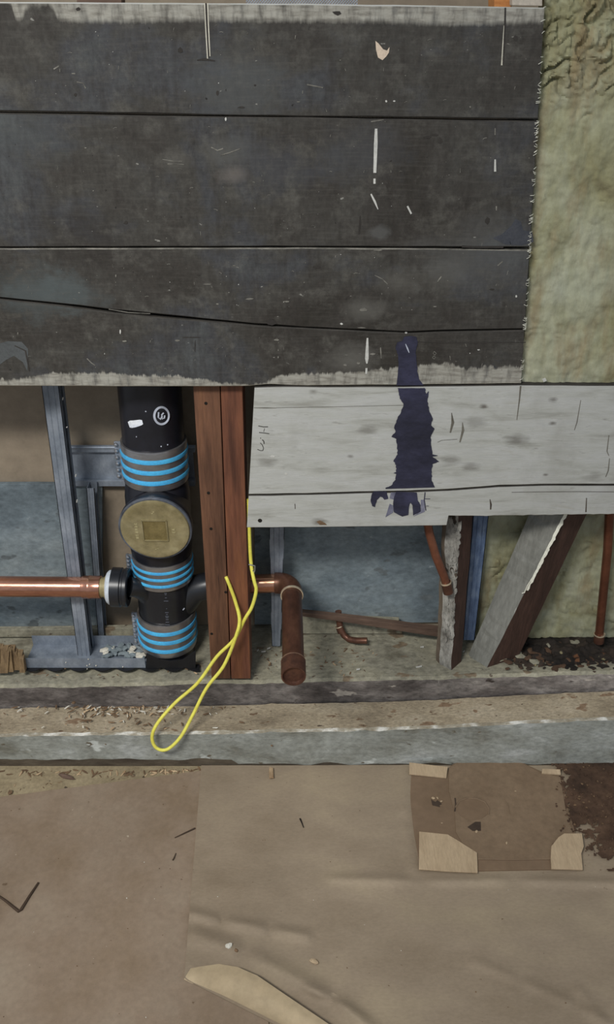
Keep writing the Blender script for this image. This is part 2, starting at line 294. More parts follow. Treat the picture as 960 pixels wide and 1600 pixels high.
# ------------------------------------------------------------------ mesh builder
class MB:
    def __init__(s): s.v = []; s.f = []; s.mi = []; s.sm = []
    def add(s, vs, fs, mi=0, smooth=False):
        o = len(s.v); s.v += [Vector(v) for v in vs]
        for f in fs: s.f.append([i + o for i in f]); s.mi.append(mi); s.sm.append(smooth)
        return s
    def hexa(s, a, b, mi=0):
        """prism between two loops of equal length"""
        n = len(a); fs = [list(range(n))[::-1], [n + i for i in range(n)]]
        for i in range(n): j = (i + 1) % n; fs.append([i, j, n + j, n + i])
        return s.add(list(a) + list(b), fs, mi)
    def poly(s, pts, ext, mi=0, mi_side=None):
        n = len(pts); tri = tessellate_polygon([[Vector(p) for p in pts]]); e = Vector(ext)
        vs = [Vector(p) for p in pts] + [Vector(p) + e for p in pts]
        s.add(vs, [list(t) for t in tri] + [[t[2] + n, t[1] + n, t[0] + n] for t in tri], mi)
        s.add(vs, [[i, (i + 1) % n, n + (i + 1) % n, n + i] for i in range(n)], mi if mi_side is None else mi_side)
        return s
    def tube(s, path, r, seg=12, cap=True, mi=0, smooth=True):
        path = [Vector(p) for p in path]; n = len(path)
        rs = r if isinstance(r, (list, tuple)) else [r] * n
        up = None; rings = []
        for i, p in enumerate(path):
            t = (path[min(i + 1, n - 1)] - path[max(i - 1, 0)])
            if t.length < 1e-9: t = Vector((0, 0, 1))
            t.normalize()
            if up is None:
                up = Vector((0, 0, 1)) if abs(t.z) < 0.9 else Vector((0, -1, 0))
            u = up - t * up.dot(t)
            if u.length < 1e-6: u = t.orthogonal()
            u.normalize(); up = u; w = t.cross(u)
            rings.append([p + (u * math.cos(2 * math.pi * k / seg) + w * math.sin(2 * math.pi * k / seg)) * rs[i] for k in range(seg)])
        vs = [q for rg in rings for q in rg]; fs = []
        for i in range(n - 1):
            for k in range(seg):
                k2 = (k + 1) % seg; fs.append([i * seg + k, i * seg + k2, (i + 1) * seg + k2, (i + 1) * seg + k])
        s.add(vs, fs, mi, smooth)
        if cap:
            s.add(rings[0], [list(range(seg))[::-1]], mi); s.add(rings[-1], [list(range(seg))], mi)
        return s
    def lathe(s, origin, axis, prof, seg=48, mi=0, smooth=True, cap=False):
        """prof: list of (t along axis, radius)"""
        a = Vector(axis).normalized(); u = (Vector((0, -1, 0)) - a * a.dot(Vector((0, -1, 0))))
        if u.length < 1e-3: u = Vector((0, 0, 1)) - a * a.dot(Vector((0, 0, 1)))
        u.normalize(); w = a.cross(u); o = Vector(origin); vs = []; fs = []
        for t, r in prof:
            for k in range(seg):
                an = 2 * math.pi * k / seg; vs.append(o + a * t + (u * math.cos(an) + w * math.sin(an)) * r)
        for i in range(len(prof) - 1):
            for k in range(seg):
                k2 = (k + 1) % seg; fs.append([i * seg + k, i * seg + k2, (i + 1) * seg + k2, (i + 1) * seg + k])
        s.add(vs, fs, mi, smooth)
        if cap:
            s.add(vs[:seg], [list(range(seg))[::-1]], mi); s.add(vs[-seg:], [list(range(seg))], mi)
        return s
    def ribbon(s, pts, width, normal, thick=0.0006, mi=0):
        pts = [Vector(p) for p in pts]; n = len(pts); N = Vector(normal).normalized()
        ws = width if isinstance(width, (list, tuple)) else [width] * n
        vs = []
        for i, p in enumerate(pts):
            t = (pts[min(i + 1, n - 1)] - pts[max(i - 1, 0)]).normalized(); sd = t.cross(N).normalized() * ws[i] * 0.5
            vs += [p - sd, p + sd, p + sd + N * thick, p - sd + N * thick]
        fs = []
        for i in range(n - 1):
            for k in range(4):
                fs.append([i * 4 + k, i * 4 + (k + 1) % 4, (i + 1) * 4 + (k + 1) % 4, (i + 1) * 4 + k])
        fs += [[3, 2, 1, 0], [4 * (n - 1) + k for k in range(4)]]
        return s.add(vs, fs, mi)
    def grid(s, fn, nu, nv, mi=0, smooth=True):
        vs = [fn(i / nu, j / nv) for j in range(nv + 1) for i in range(nu + 1)]
        fs = [[j * (nu + 1) + i, j * (nu + 1) + i + 1, (j + 1) * (nu + 1) + i + 1, (j + 1) * (nu + 1) + i] for j in range(nv) for i in range(nu)]
        return s.add(vs, fs, mi, smooth)
    def loft(s, secs, mis, smooth=False):
        n = len(secs[0]); m = len(secs); vs = [p for q in secs for p in q]
        for k in range(n):
            k2 = (k + 1) % n
            s.add([], [], 0)
        o = len(s.v); s.v += [Vector(v) for v in vs]
        for i in range(m - 1):
            for k in range(n):
                k2 = (k + 1) % n
                s.f.append([o + i * n + k, o + i * n + k2, o + (i + 1) * n + k2, o + (i + 1) * n + k]); s.mi.append(mis[k]); s.sm.append(smooth)
        s.f.append([o + k for k in range(n)][::-1]); s.mi.append(mis[-1]); s.sm.append(False)
        s.f.append([o + (m - 1) * n + k for k in range(n)]); s.mi.append(mis[-1]); s.sm.append(False)
        return s
    def chunk(s, c, r, squash=(1, 1, 1), mi=0, sub=1):
        bm = bmesh.new(); bmesh.ops.create_icosphere(bm, subdivisions=sub, radius=1)
        c = Vector(c); sd = Vector((random.random() * 50, random.random() * 50, 0)); rot = Matrix.Rotation(random.random() * 6.28, 3, 'Z')
        vs = []
        for v in bm.verts:
            k = 1 + 0.45 * mnoise.noise(v.co * 1.7 + sd)
            q = Vector((v.co.x * squash[0], v.co.y * squash[1], v.co.z * squash[2])) * (r * k)
            vs.append(c + rot @ q)
        bm.verts.index_update(); fs = [[v.index for v in f.verts] for f in bm.faces]; bm.free()
        return s.add(vs, fs, mi)
    def build(s, name, mats, parent=None, base=None, bevel=0.0, weld=True):
        if not isinstance(mats, (list, tuple)): mats = [mats]
        if base is None:
            base = Vector(parent['_b']) if parent is not None and '_b' in parent else Vector((0, 0, 0))
            if parent is None:
                mn = [min(v[i] for v in s.v) for i in range(3)]; mx = [max(v[i] for v in s.v) for i in range(3)]
                base = Vector(((mn[0] + mx[0]) / 2, (mn[1] + mx[1]) / 2, mn[2]))
        me = bpy.data.meshes.new(name); me.from_pydata([v - base for v in s.v], [], s.f)
        for m in mats: me.materials.append(m)
        me.polygons.foreach_set('material_index', s.mi); me.polygons.foreach_set('use_smooth', s.sm)
        bm = bmesh.new(); bm.from_mesh(me)
        if weld: bmesh.ops.remove_doubles(bm, verts=bm.verts, dist=1e-5)
        bmesh.ops.recalc_face_normals(bm, faces=bm.faces)
        if bevel:
            bm.normal_update()
            es = [e for e in bm.edges if len(e.link_faces) == 2 and e.calc_face_angle(0) > R(35)]
            bmesh.ops.bevel(bm, geom=es, offset=bevel, segments=2, affect='EDGES', profile=0.5)
        bm.to_mesh(me); bm.free()
        if any(s.sm): me.set_sharp_from_angle(angle=R(40))
        o = bpy.data.objects.new(name, me); COL.objects.link(o)
        o['_b'] = list(base)
        if parent is not None: o.parent = parent
        else: o.location = base
        return o

def tag(o, label=None, cat=None, group=None, kind=None):
    if label: o['label'] = label
    if cat: o['category'] = cat
    if group: o['group'] = group
    if kind: o['kind'] = kind
    return o
def thing(name, label, cat, base, group=None):
    o = bpy.data.objects.new(name, None); COL.objects.link(o); o.location = base; o['_b'] = list(base)
    o.empty_display_size = 0.05
    return tag(o, label, cat, group)
FRONT = Vector((0, -1, 0))

# ================================================================== SETTING
m = MB(); m.add([(-2.5, -3.2, -.03), (2.5, -3.2, -.03), (2.5, .45, -.03), (-2.5, .45, -.03), (-2.5, -3.2, 0), (2.5, -3.2, 0), (2.5, .45, 0), (-2.5, .45, 0)],
               [[3, 2, 1, 0], [4, 5, 6, 7], [0, 1, 5, 4], [1, 2, 6, 5], [2, 3, 7, 6], [3, 0, 4, 7]])
tag(m.build('floor', M['floor']), kind='structure')
YB = 0.285
m = MB(); m.hexa([(-2.5, YB, 0), (2.5, YB, 0), (2.5, YB + .03, 0), (-2.5, YB + .03, 0)], [(-2.5, YB, 2.5), (2.5, YB, 2.5), (2.5, YB + .03, 2.5), (-2.5, YB + .03, 2.5)])
tag(m.build('wall_back', M['wallboard']), kind='structure')

# ================================================================== TIMBER RAIL AND SOLE PLATE
Z_RAIL = P(480, 1145, 0).z; Z_PL = P(480, 1066, 0.08).z
rail_top = [(-400, 1152), (0, 1148), (160, 1147), (300, 1145), (480, 1142), (640, 1139), (760, 1135), (880, 1130), (960, 1126), (1400, 1112)]
secs = []
for i in range(141):
    px = -400 + 1800 * i / 140
    t = P(px, pl(rail_top, px) + 1.6 * nz(px * .013, 3) + 1.4 * nz(px * .05, 8), 0)
    zt = t.z; x = (px - 480) / 880.0; k = 0.002 * nz(px * .04, 1) ; ch = 0.0035 + 0.003 * nz(px * .03, 5)
    zl = (0.022 if px < 340 else 0.008) + 0.007 * nz(px * .02, 9)
    secs.append([Vector((x, 0.002, 0)), Vector((x, 0.001 + k, zl)), Vector((x, k, zt - ch)), Vector((x, 0.003 + max(0, ch), zt)), Vector((x, .084, zt + .001)), Vector((x, .084, 0))])
r0 = thing('timber_rail', 'long grey weathered timber kerb lying along the floor in front', 'timber', (0, .04, 0))
MB().loft(secs, [1, 0, 2, 3, 0, 0]).build('rail_timber', [M['railface'], M['raillow'], M['raillip'], M['railtop']], r0)
b = MB()
for px, py, r in [(115, 1098, .005), (61, 1136, .003), (165, 1163, .002), (425, 1165, .003), (597, 1106, .002), (894, 1118, .004)]:
    b.chunk(P(px, py, .03 if py < 1140 else -.001), r, (1, 1, .5))
tag(b.build('stuck_grit', M['chipd'], r0), kind='stuff')
b = MB()
for i in range(120):
    px = random.gauss(930, 45); py = random.gauss(1103, 7)
    q = G(px, py, Z_RAIL + .0025); q.y = min(q.y, .074)
    if 1090 < py < 1122: b.chunk(q, random.uniform(.001, .005), (1.8, 1, .3), random.choice([0, 0, 1]))
tag(b.build('rusty_crumbs', [M['rust'], M['chipd']], r0), kind='stuff')
# ring shaped scratch on ledge
b = MB(); b.ribbon([G(x, y, Z_RAIL + .003) for x, y in [(658, 1122), (664, 1112), (690, 1107), (720, 1108), (742, 1122), (720, 1129), (690, 1127), (664, 1122)]], .0015, (0, 0, 1), .0006)
b.ribbon([G(x, y, Z_RAIL + .003) for x, y in [(683, 1112), (690, 1118), (710, 1115), (722, 1110)]], .002, (0, 0, 1), .0006)
tag(b.build('scratch', M['twig'], r0), kind='stuff')

plate_top = [(-400, 1078), (0, 1073), (150, 1071), (300, 1067), (400, 1067), (560, 1063), (700, 1061), (960, 1054), (1400, 1045)]
secs = []
for i in range(141):
    px = -400 + 1800 * i / 140
    t = P(px, pl(plate_top, px) + 1.5 * nz(px * .017, 13) + 1.2 * nz(px * .06, 18), 0.085)
    x = (px - 480) / 850.0; k = .003 * nz(px * .05, 4)
    secs.append([Vector((x, .089 + k, 0)), Vector((x, .089 + k, t.z - .006)), Vector((x, .095, t.z)), Vector((x, YB - .002, Z_PL + .002)), Vector((x, YB - .002, 0))])
sp = thing('sole_plate', 'dark dusty sole plate carrying the studs, behind the front kerb', 'timber', (0, .18, 0))
MB().loft(secs, [0, 1, 1, 0, 0]).build('plate_timber', [M['plateface'], M['platetop']], sp)
b = MB()
for i in range(280):
    px = random.gauss(190, 50) if i < 150 else random.uniform(0, 960); py = random.uniform(1098, 1118) if i % 3 else random.uniform(1098, 1140)
    p = G(px, py, Z_RAIL + .002); p.y = min(p.y, .076)
    b.chunk(p + Vector((0, 0, .0015)), random.uniform(.001, .0042), (2.2, .6, .35), random.choice([0, 1, 1, 1, 2]))
tag(b.build('wood_shavings', [M['chip'], M['chipd'], M['flake']], r0), kind='stuff')
b = MB()
for i in range(170):
    px = random.uniform(395, 700) if i % 2 else random.uniform(0, 960); py = random.uniform(1012, 1056)
    b.chunk(G(px, py, Z_PL + .002), random.uniform(.0008, .0028), (2.2, .7, .3), random.choice([0, 1, 1, 1]))
tag(b.build('saw_dust_grains', [M['chip'], M['chipd']], sp), kind='stuff')

# ================================================================== BACK OF THE CAVITY
def slab(name, mat, pxpts, Y, thick, parent=None, bevel=.001):
    pts = [P(x, y, Y) for x, y in pxpts]
    if Y > .1:
        for p in pts: p.z = max(p.z, Z_PL + .005)
    return MB().poly(pts, (0, thick, 0)).build(name, mat, parent, bevel=bevel)
tag(slab('cement_board_panel', M['panel'], [(-300, 757), (60, 756), (160, 757), (160, 985), (-300, 990)], .272, .011),
    'blue grey cement board panel low in the cavity, left of the black stack pipe', 'board')
tag(slab('cement_board_panel', M['panel'], [(398, 700), (735, 700), (735, 972), (398, 976)], .272, .011),
    'blue grey cement board panel behind the bent copper waste pipe, right of the studs', 'board')
tag(slab('plywood_offcut', M['platetop'], [(470, 962), (624, 968), (628, 1004), (470, 1004)], .245, .010),
    'small beige board offcut leaning low against the blue grey panel', 'board')
tag(slab('rough_ledger_strip', M['platetop'], [(-200, 985), (60, 984), (225, 981), (225, 1020), (-200, 1022)], .232, .014),
    'rough beige strip along the foot of the left cement board', 'board')

# ================================================================== MINERAL WOOL
def wool(name, label, x0f, x1, ys, Y, amp, lump, thick=.045, nu=90, nv=170):
    y0, y1 = ys
    def fn(u, v):
        py = lerp(y0, y1, v); px = lerp(x0f(py), x1, u); p = P(px, py, Y)
        n = nz(p.x, p.z, 1, sc=14) * .5 + nz(p.x, p.z, 2, sc=34) * .3 + nz(p.x, p.z * .6, 3, sc=85) * .22 + nz(p.x, p.z, 5, sc=190) * .10
        lk = lump(px, py)
        rid = abs(nz(p.x, p.z, 7, sc=30)) ; rid2 = abs(nz(p.x, p.z, 11, sc=62))
        rid3 = abs(nz(p.x, p.z, 17, sc=120))
        wx, wz = p.x + .02 * nz(p.x, p.z, 31, sc=30), p.z + .02 * nz(p.x, p.z, 37, sc=30)
        rid = abs(nz(wx, wz, 7, sc=34))
        n = n * amp + lk * (.020 * max(0, .20 - rid) / .20 * max(0, nz(p.x, p.z, 21, sc=20) + .30) + .010 * max(0, .25 - rid2) + .006 * max(0, .3 - rid3))
        e = min(1, u * 25) if u < .5 else 1
        return p + Vector((0, n + .004 * (1 - e), 0))
    b = MB(); b.grid(fn, nu, nv)
    c = [P(x0f(y0), y0, Y + .008), P(x1, y0, Y + .008), P(x1, y1, Y + .008), P(x0f(y1), y1, Y + .008)]
    b.hexa([q + Vector((0, .006, 0)) for q in c], [q + Vector((0, thick, 0)) for q in c])
    return b, fn
xr = lambda y: 852 - .0622 * y if y < 470 else 822.8 - .064 * (y - 470)
root = thing('mineral_wool_batt', 'tall yellow mineral wool batt filling the right side, beside the dark boards', 'insulation', P(900, 598, .09))
b, fn = wool('', '', lambda y: xr(y) + 1.5, 1250, (-120, 598), .073, .010, lambda x, y: max(0, min(1, (190 - y) / 90)) * 1.3 + .15, nu=150, nv=300)
b.build('wool_slab', M['wool'], root, weld=False)
b = MB()
for i in range(90):
    py = random.uniform(0, 597) if i > 35 else random.choice([random.uniform(330, 395), random.uniform(190, 240), random.uniform(498, 520)])
    p = P(xr(py) + 1.5, py, .060); L = random.uniform(.002, .006)
    b.tube([p + Vector((.003, .008, 0)), p, p + Vector((-L, -.001, random.uniform(-.003, .003)))], .0004, 4)
tag(b.build('loose_fibres', M['torn'], root), kind='stuff')
tag(slab('dust_bead', M['drip'], [(848, 593), (853, 591), (855, 595), (850, 597)], .066, .003, root, 0), None)
b, _ = wool('', '', lambda y: 742, 1250, (700, 996), .215, .010, lambda x, y: .35, nu=150, nv=120)
t = b.build('mineral_wool_batt', M['wool'], weld=False)
tag(t, 'lower brownish mineral wool behind the diagonal brace, above the burnt rubble', 'insulation')

# ================================================================== GALVANISED STUDS
def cstud(name, label, fl, Y, depth, mat, lip=.008, flip=1, group=None, holes=()):
    """fl: front flange image points (left top, right top, right bottom, left bottom)"""
    a, b_, c, d = [P(x, y, Y) for x, y in fl]
    for q_ in (c, d): q_.z = max(q_.z, Z_PL + .0045)
    t = .0012; root = thing(name, label, 'metal stud', (c + d) / 2, group)
    Yd = Vector((0, depth, 0)); th = Vector((0, t, 0))
    MB().hexa([d, c, c + th, d + th], [a, b_, b_ + th, a + th]).build('front_flange', mat, root)
    sx = Vector((t, 0, 0))
    if flip > 0: w0, w1, l0, l1 = d, a, c, b_
    else: w0, w1, l0, l1 = c, b_, d, a
    s1 = sx * flip
    MB().hexa([w0, w0 + s1, w0 + s1 + Yd, w0 + Yd], [w1, w1 + s1, w1 + s1 + Yd, w1 + Yd]).build('web', mat, root)
    MB().hexa([d + Yd, c + Yd, c + Yd + th, d + Yd + th], [a + Yd, b_ + Yd, b_ + Yd + th, a + Yd + th]).build('rear_flange', mat, root)
    for yy in (0, depth - lip):
        o = Vector((0, yy, 0)); ll = Vector((0, lip, 0))
        MB().hexa([l0 + o, l0 - s1 + o, l0 - s1 + o + ll, l0 + o + ll], [l1 + o, l1 - s1 + o, l1 - s1 + o + ll, l1 + o + ll]).build('lip', mat, root)
    # rolled stiffening ribs in the front flange
    for u in (.32, .68):
        q0 = d.lerp(c, u); q1 = a.lerp(b_, u); MB().tube([q0, q1], .0012, 6).build('rib', mat, root)
    for px, py, l in holes:
        q = P(px, py, Y - .0005); MB().tube([q, q + Vector((.002, -.001, l))], .0011, 5).build('burr', M['drip'], root)
    return root
# long studs carry on up behind the boards
def ext(tl, bl, y):
    k = (y - tl[1]) / (bl[1] - tl[1]); return (tl[0] + (bl[0] - tl[0]) * k, y)
def flange(tl, tr, bl, br, ytop): return [ext(tl, bl, ytop), ext(tr, br, ytop), br, bl]
cstud('metal_stud', 'leaning galvanised steel stud left of the black stack pipe', flange((65, 605), (92, 605), (122, 1026), (142, 1026), 300), .166, .036, M['galv'], holes=[(98, 625, .006), (118, 745, .006), (104, 668, .002), (120, 785, .007)])
cstud('metal_stud', 'second galvanised stud, narrow and set back, just left of the brass plug', flange((135, 762), (147, 762), (154, 1000), (164, 1000), 763), .225, .03, M['galv'], lip=.004)
cstud('metal_stud', 'pale galvanised stud right of the red timber studs behind the copper elbow', flange((421, 825), (445, 825), (425, 1014), (439, 1014), 500), .2, .05, M['galv'], flip=-1)
cstud('metal_stud', 'blue tinted steel stud seen between the rotten post and the diagonal brace', flange((740, 806), (764, 806), (724, 1000), (742, 1000), 500), .185, .025, M['bluegalv'], flip=-1, lip=.004)

# horizontal noggin channel behind the stack pipe, and floor track
ng = thing('noggin_channel', 'horizontal galvanised noggin channel crossing behind the black stack pipe', 'metal channel', P(220, 760, .22))
a0, a1 = 98, 305
def bar(y0, y1, Ya, Yb, name, x0=a0, x1=a1, par=ng, mat=M['galv']):
    q = [P(x0, y1, Ya), P(x1, y1, Ya), P(x1, y1, Ya) + Vector((0, Yb - Ya, 0)), P(x0, y1, Ya) + Vector((0, Yb - Ya, 0))]
    h = P(x0, y0, Ya).z - P(x0, y1, Ya).z
    return MB().hexa(q, [v + Vector((0, 0, h)) for v in q]).build(name, mat, par, bevel=.0006)
bar(704, 752, .272, .276, 'channel_web'); bar(700, 707, .2605, .276, 'upper_flange'); bar(751, 760, .2605, .276, 'lower_flange')
MB().tube([P(a0, 699, .262), P(a1, 699, .262)], .0036, 8).build('rolled_edge', M['galv'], ng)
tr = thing('floor_track', 'galvanised floor track under the left metal stud, on the sole plate', 'metal channel', P(130, 1043, .14))
def trackbar(Ya, Yb, za, zb, name, x0, x1):
    xa, xb = P(x0, 1043, .125).x, P(x1, 1043, .125).x
    MB().hexa([(xa, Ya, za), (xb, Ya, za), (xb, Yb, za), (xa, Yb, za)], [(xa, Ya, zb), (xb, Ya, zb), (xb, Yb, zb), (xa, Yb, zb)]).build(name, M['galv'], tr)
zt = Z_PL + .003
trackbar(.1235, .1248, zt, zt + .028, 'front_flange', 37, 228); trackbar(.1235, .205, zt, zt + .0012, 'track_base', 37, 228); trackbar(.204, .2052, zt, zt + .028, 'rear_flange', 37, 228)
b = MB()
for x, y in [(103, 1035), (138, 1030), (140, 1038), (136, 1040), (150, 1040), (192, 1042), (136, 1045)]:
    b.chunk(P(x, y, .1222), .0016)
tag(b.build('plaster_specks', M['flake'], tr), kind='stuff')
# crumbled plaster on the track
b = MB()
for i in range(60):
    px = random.uniform(160, 226); py = random.uniform(1004, 1022)
    b.chunk(G(px, py, Z_PL + .02) + Vector((0, 0, -.008)), random.uniform(.003, .009), (1.5, .9, .5), random.choice([0, 0, 0, 1]))
tag(tag(b.build('plaster_rubble', [M['panel'], M['flake']]), kind='stuff'), 'crumbled grey plaster lying in the floor track beside the stack pipe', 'rubble')
b = MB(); sc = []
top = []; bot = []
for i in range(121):
    px = 30 + 282 * i / 120; ph = (px - 30) / 37.0 * math.pi
    top.append(G(px, 1038, Z_PL + .0035)); bot.append(G(px, 1042 + 6.5 * abs(math.sin(ph)), Z_PL + .0035))
b.add(top + bot, [[i, i + 1, 122 + i, 121 + i] for i in range(120)])
b.add([v + Vector((0, 0, -.002)) for v in top + bot], [[i, i + 1, 122 + i, 121 + i] for i in range(120)])
b.add(bot + [v + Vector((0, 0, -.002)) for v in bot], [[i, i + 1, 122 + i, 121 + i] for i in range(120)])
up_ = [(285, 1031), (267, 1033), (250, 1031), (229, 1021)] + [(229 + 77 * i / 36, 1043 + 5 * abs(math.sin((199 + 77 * i / 36) / 37.0 * math.pi))) for i in range(37)] + [(306, 1017)]
q = [P(x, y, .1215) for x, y in up_]
for v in q: v.z = max(v.z, Z_PL + .004)
b.poly(q, (0, .0018, 0))
tag(b.build('scalloped_membrane', M['membrane']), 'black membrane with a scalloped edge under the floor track', 'membrane')
# brown lump at far left
b = MB()
for i in range(16):
    x = lerp(-30, 34, i / 15) + random.uniform(-2, 2); yt = random.uniform(1010, 1018) + max(0, x - 18) * .8; w_ = random.uniform(7, 11); Yq = random.uniform(.105, .119)
    lo = G(x, 1052, Z_PL + .004); lo.y = Yq; hi = P(x + random.uniform(-4, 4), yt, Yq); wv = Vector((w_ * .0008, 0, 0)); dv = Vector((0, .014, 0))
    b.hexa([lo - wv, lo + wv, lo + wv + dv, lo - wv + dv], [hi - wv * .6, hi + wv * .7 + Vector((0, 0, -.004)), hi + wv * .6 + dv, hi - wv + dv])
tag(b.build('rotten_wood_lump', stuffmat('crumbling_brown_wood', [(84, 68, 50), (126, 106, 78)], 20, (4, 4, 1), bump=0.5)), 'crumbling brown lump of wood at the left edge, on the sole plate', 'wood')

# ================================================================== RED TIMBER STUDS
def boxpx(front, Y, depth):
    f = [P(x, y, Y) for x, y in front]
    for q in f: q.z = max(q.z, Z_PL + .0045)
    return [f[3], f[2], f[2] + Vector((0, depth, 0)), f[3] + Vector((0, depth, 0))], [f[0], f[1], f[1] + Vector((0, depth, 0)), f[0] + Vector((0, depth, 0))]
def stud(label, tl, tr_, bl, br, ytop, Y, depth, mat, nails):
    root = thing('timber_stud', label, 'stud', (P(*bl, Y) + P(*br, Y)) / 2)
    fr = flange(tl, tr_, bl, br, ytop)
    MB().hexa(*boxpx(fr, Y, depth)).build('stud_timber', mat, root, bevel=.0015)
    for x, y in nails:
        MB().lathe(P(x, y, Y + .0005), FRONT, [(0, .0032), (.0012, .003), (.0014, .0001)], 10).build('nail_head', M['nail'], root)
    return root
stud('left ply of the doubled red brown timber studs, next to the black pipe', (302, 605), (343.5, 605), (331, 1062), (360.5, 1062), 420, .086, .065, M['stud'], [(322, 630), (326, 770), (330, 826), (331, 990), (353, 925)])
stud('right ply of the doubled red brown timber studs, behind the yellow cable', (345, 605), (379, 605), (362, 1066), (392, 1066), 420, .086, .065, M['stud2'], [])

# ================================================================== BLACK STACK PIPE
YA = .19
def AX(py): return P(234 + (py - 605) * 33 / 443.0, py, YA)
ax = (AX(1040) - AX(605)); ax_n = ax.normalized()
def PC(px, py, r):
    """point on the pipe's outer face seen at an image point"""
    d = ray(px, py); a = AX(605)
    w = CAM - a; dp = d - ax_n * d.dot(ax_n); wp = w - ax_n * w.dot(ax_n)
    A = dp.dot(dp); B = 2 * dp.dot(wp); Cc = wp.dot(wp) - r * r; D = max(0, B * B - 4 * A * Cc)
    return CAM + d * ((-B - math.sqrt(D)) / (2 * A))
st = thing('stack_pipe', 'black cast iron soil stack with banded couplings and a brass cleaning plug', 'pipe', AX(1046))
RP = .0615
def seg(name, y0, y1, prof, mat, par=st, s=56):
    a = AX(y0); L = (AX(y1) - a).length
    return MB().lathe(a, ax_n, [(t * L, r) for t, r in prof], s, cap=True).build(name, mat, par)
seg('upper_pipe', 360, 706, [(0, RP), (1, RP)], M['black'])
seg('lower_pipe', 994, 1013.5, [(0, .059), (1, .059)], M['black'])
def coupling(y0, y1, r):
    a = AX(y0); L = (AX(y1) - a).length
    c = MB().lathe(a, ax_n, [(0, r - .004), (0, r), (.003, r + .0006), (L - .003, r + .0006), (L, r), (L, r - .004)], 64).build('coupling', M['steel'], st)
    c['label'] = 'stainless coupling band with blue ribs'
    for k in (.24, .51, .78):
        h = L * .052
        MB().lathe(a + ax_n * (k * L), ax_n, [(-h, r), (-h, r + .0018), (0, r + .0026), (h, r + .0018), (h, r)], 64).build('blue_band', M['blue'], c)
    # bolted seam on the left of the band
    ang = R(62); u = Vector((0, -1, 0)); u = (u - ax_n * u.dot(ax_n)).normalized(); w = Vector((-1, 0, 0)); w = (w - ax_n * w.dot(ax_n)).normalized()
    dr = u * math.cos(R(80)) + w * math.sin(R(80)); tg = u * math.sin(R(80)) - w * math.cos(R(80))
    b = MB(); q0 = a + dr * (r - .002) ; q1 = q0 + ax_n * L
    b.hexa([q0, q0 + dr * .014, q0 + dr * .014 + tg * .003, q0 + tg * .003], [q1, q1 + dr * .014, q1 + dr * .014 + tg * .003, q1 + tg * .003])
    b.build('seam_lug', M['galv'], c)
    for k in range(6):
        q = a + ax_n * (L * (.06 + .165 * k)) + dr * (r + .009)
        MB().lathe(q, tg, [(-.004, .0042), (.006, .0042), (.008, .003), (.009, .0001)], 8).build('bolt', M['bolt'], c)
coupling(686, 745, .0655); coupling(862, 899, .064); coupling(952, 1001, .0645)
# access tee
te = seg('access_tee', 745, 866, [(0, .058), (.06, .064), (.2, .067), (.8, .067), (.94, .064), (1, .058)], M['black'])
pc = P(243, 826, .100)
tilt = Vector((-.02, -1, -.07)).normalized()
MB().lathe(pc - tilt * .10, tilt, [(0, .058), (.05, .062), (.07, .069), (.084, .0735), (.095, .074), (.099, .0735), (.101, .071)], 64).build('access_collar', M['black'], te)
MB().lathe(pc, tilt, [(-.004, .0738), (.001, .0738), (.0025, .0725), (.0025, .0685)], 64).build('scuffed_rim', M['rimgrey'], te)
bp = MB(); bp.lathe(pc, tilt, [(0, .0695), (.003, .0695), (.0055, .068), (.0065, .064), (.006, .0605), (.006, .034), (.006, .0001)], 64)
bp = bp.build('brass_plug', M['brass'], te); bp['label'] = 'round brass cleaning plug'
ex = Vector((1, 0, 0)); ex = (ex - tilt * ex.dot(tilt)).normalized(); ez = tilt.cross(ex); ez = ez if ez.z > 0 else -ez
def PL(x, y, o=.006): return pc + ex * x + ez * y + tilt * o
h = .0245
fr = MB(); ins = .0028
for (x0, y0), (x1, y1) in (((-h, h), (h, h)), ((h, h), (h, -h)), ((h, -h), (-h, -h)), ((-h, -h), (-h, h))):
    fr.ribbon([PL(x0 - .0 * h, y0), PL(x1, y1)], .0028, tilt, .0022)
fr.build('square_socket_rim', M['brass'], bp)
MB().hexa([PL(-h, -h, .0058), PL(h, -h, .0058), PL(h, h, .0058), PL(-h, h, .0058)], [PL(-h, -h, .0062), PL(h, -h, .0062), PL(h, h, .0062), PL(-h, h, .0062)]).build('square_socket', stuffmat('dark_brass_recess', [(86, 76, 48), (118, 106, 70)], 40, metal=.4, rough=.5, k=1.7), bp)
let = MB()
def strokes(mb, list_, ox, oy, s, rot=0, w=.0009, fnp=PL, n=tilt, th=.0007):
    c, sn = math.cos(rot), math.sin(rot)
    for st_ in list_:
        mb.ribbon([fnp(ox + s * (x * c - y * sn), oy + s * (x * sn + y * c)) for x, y in st_], w, n, th)
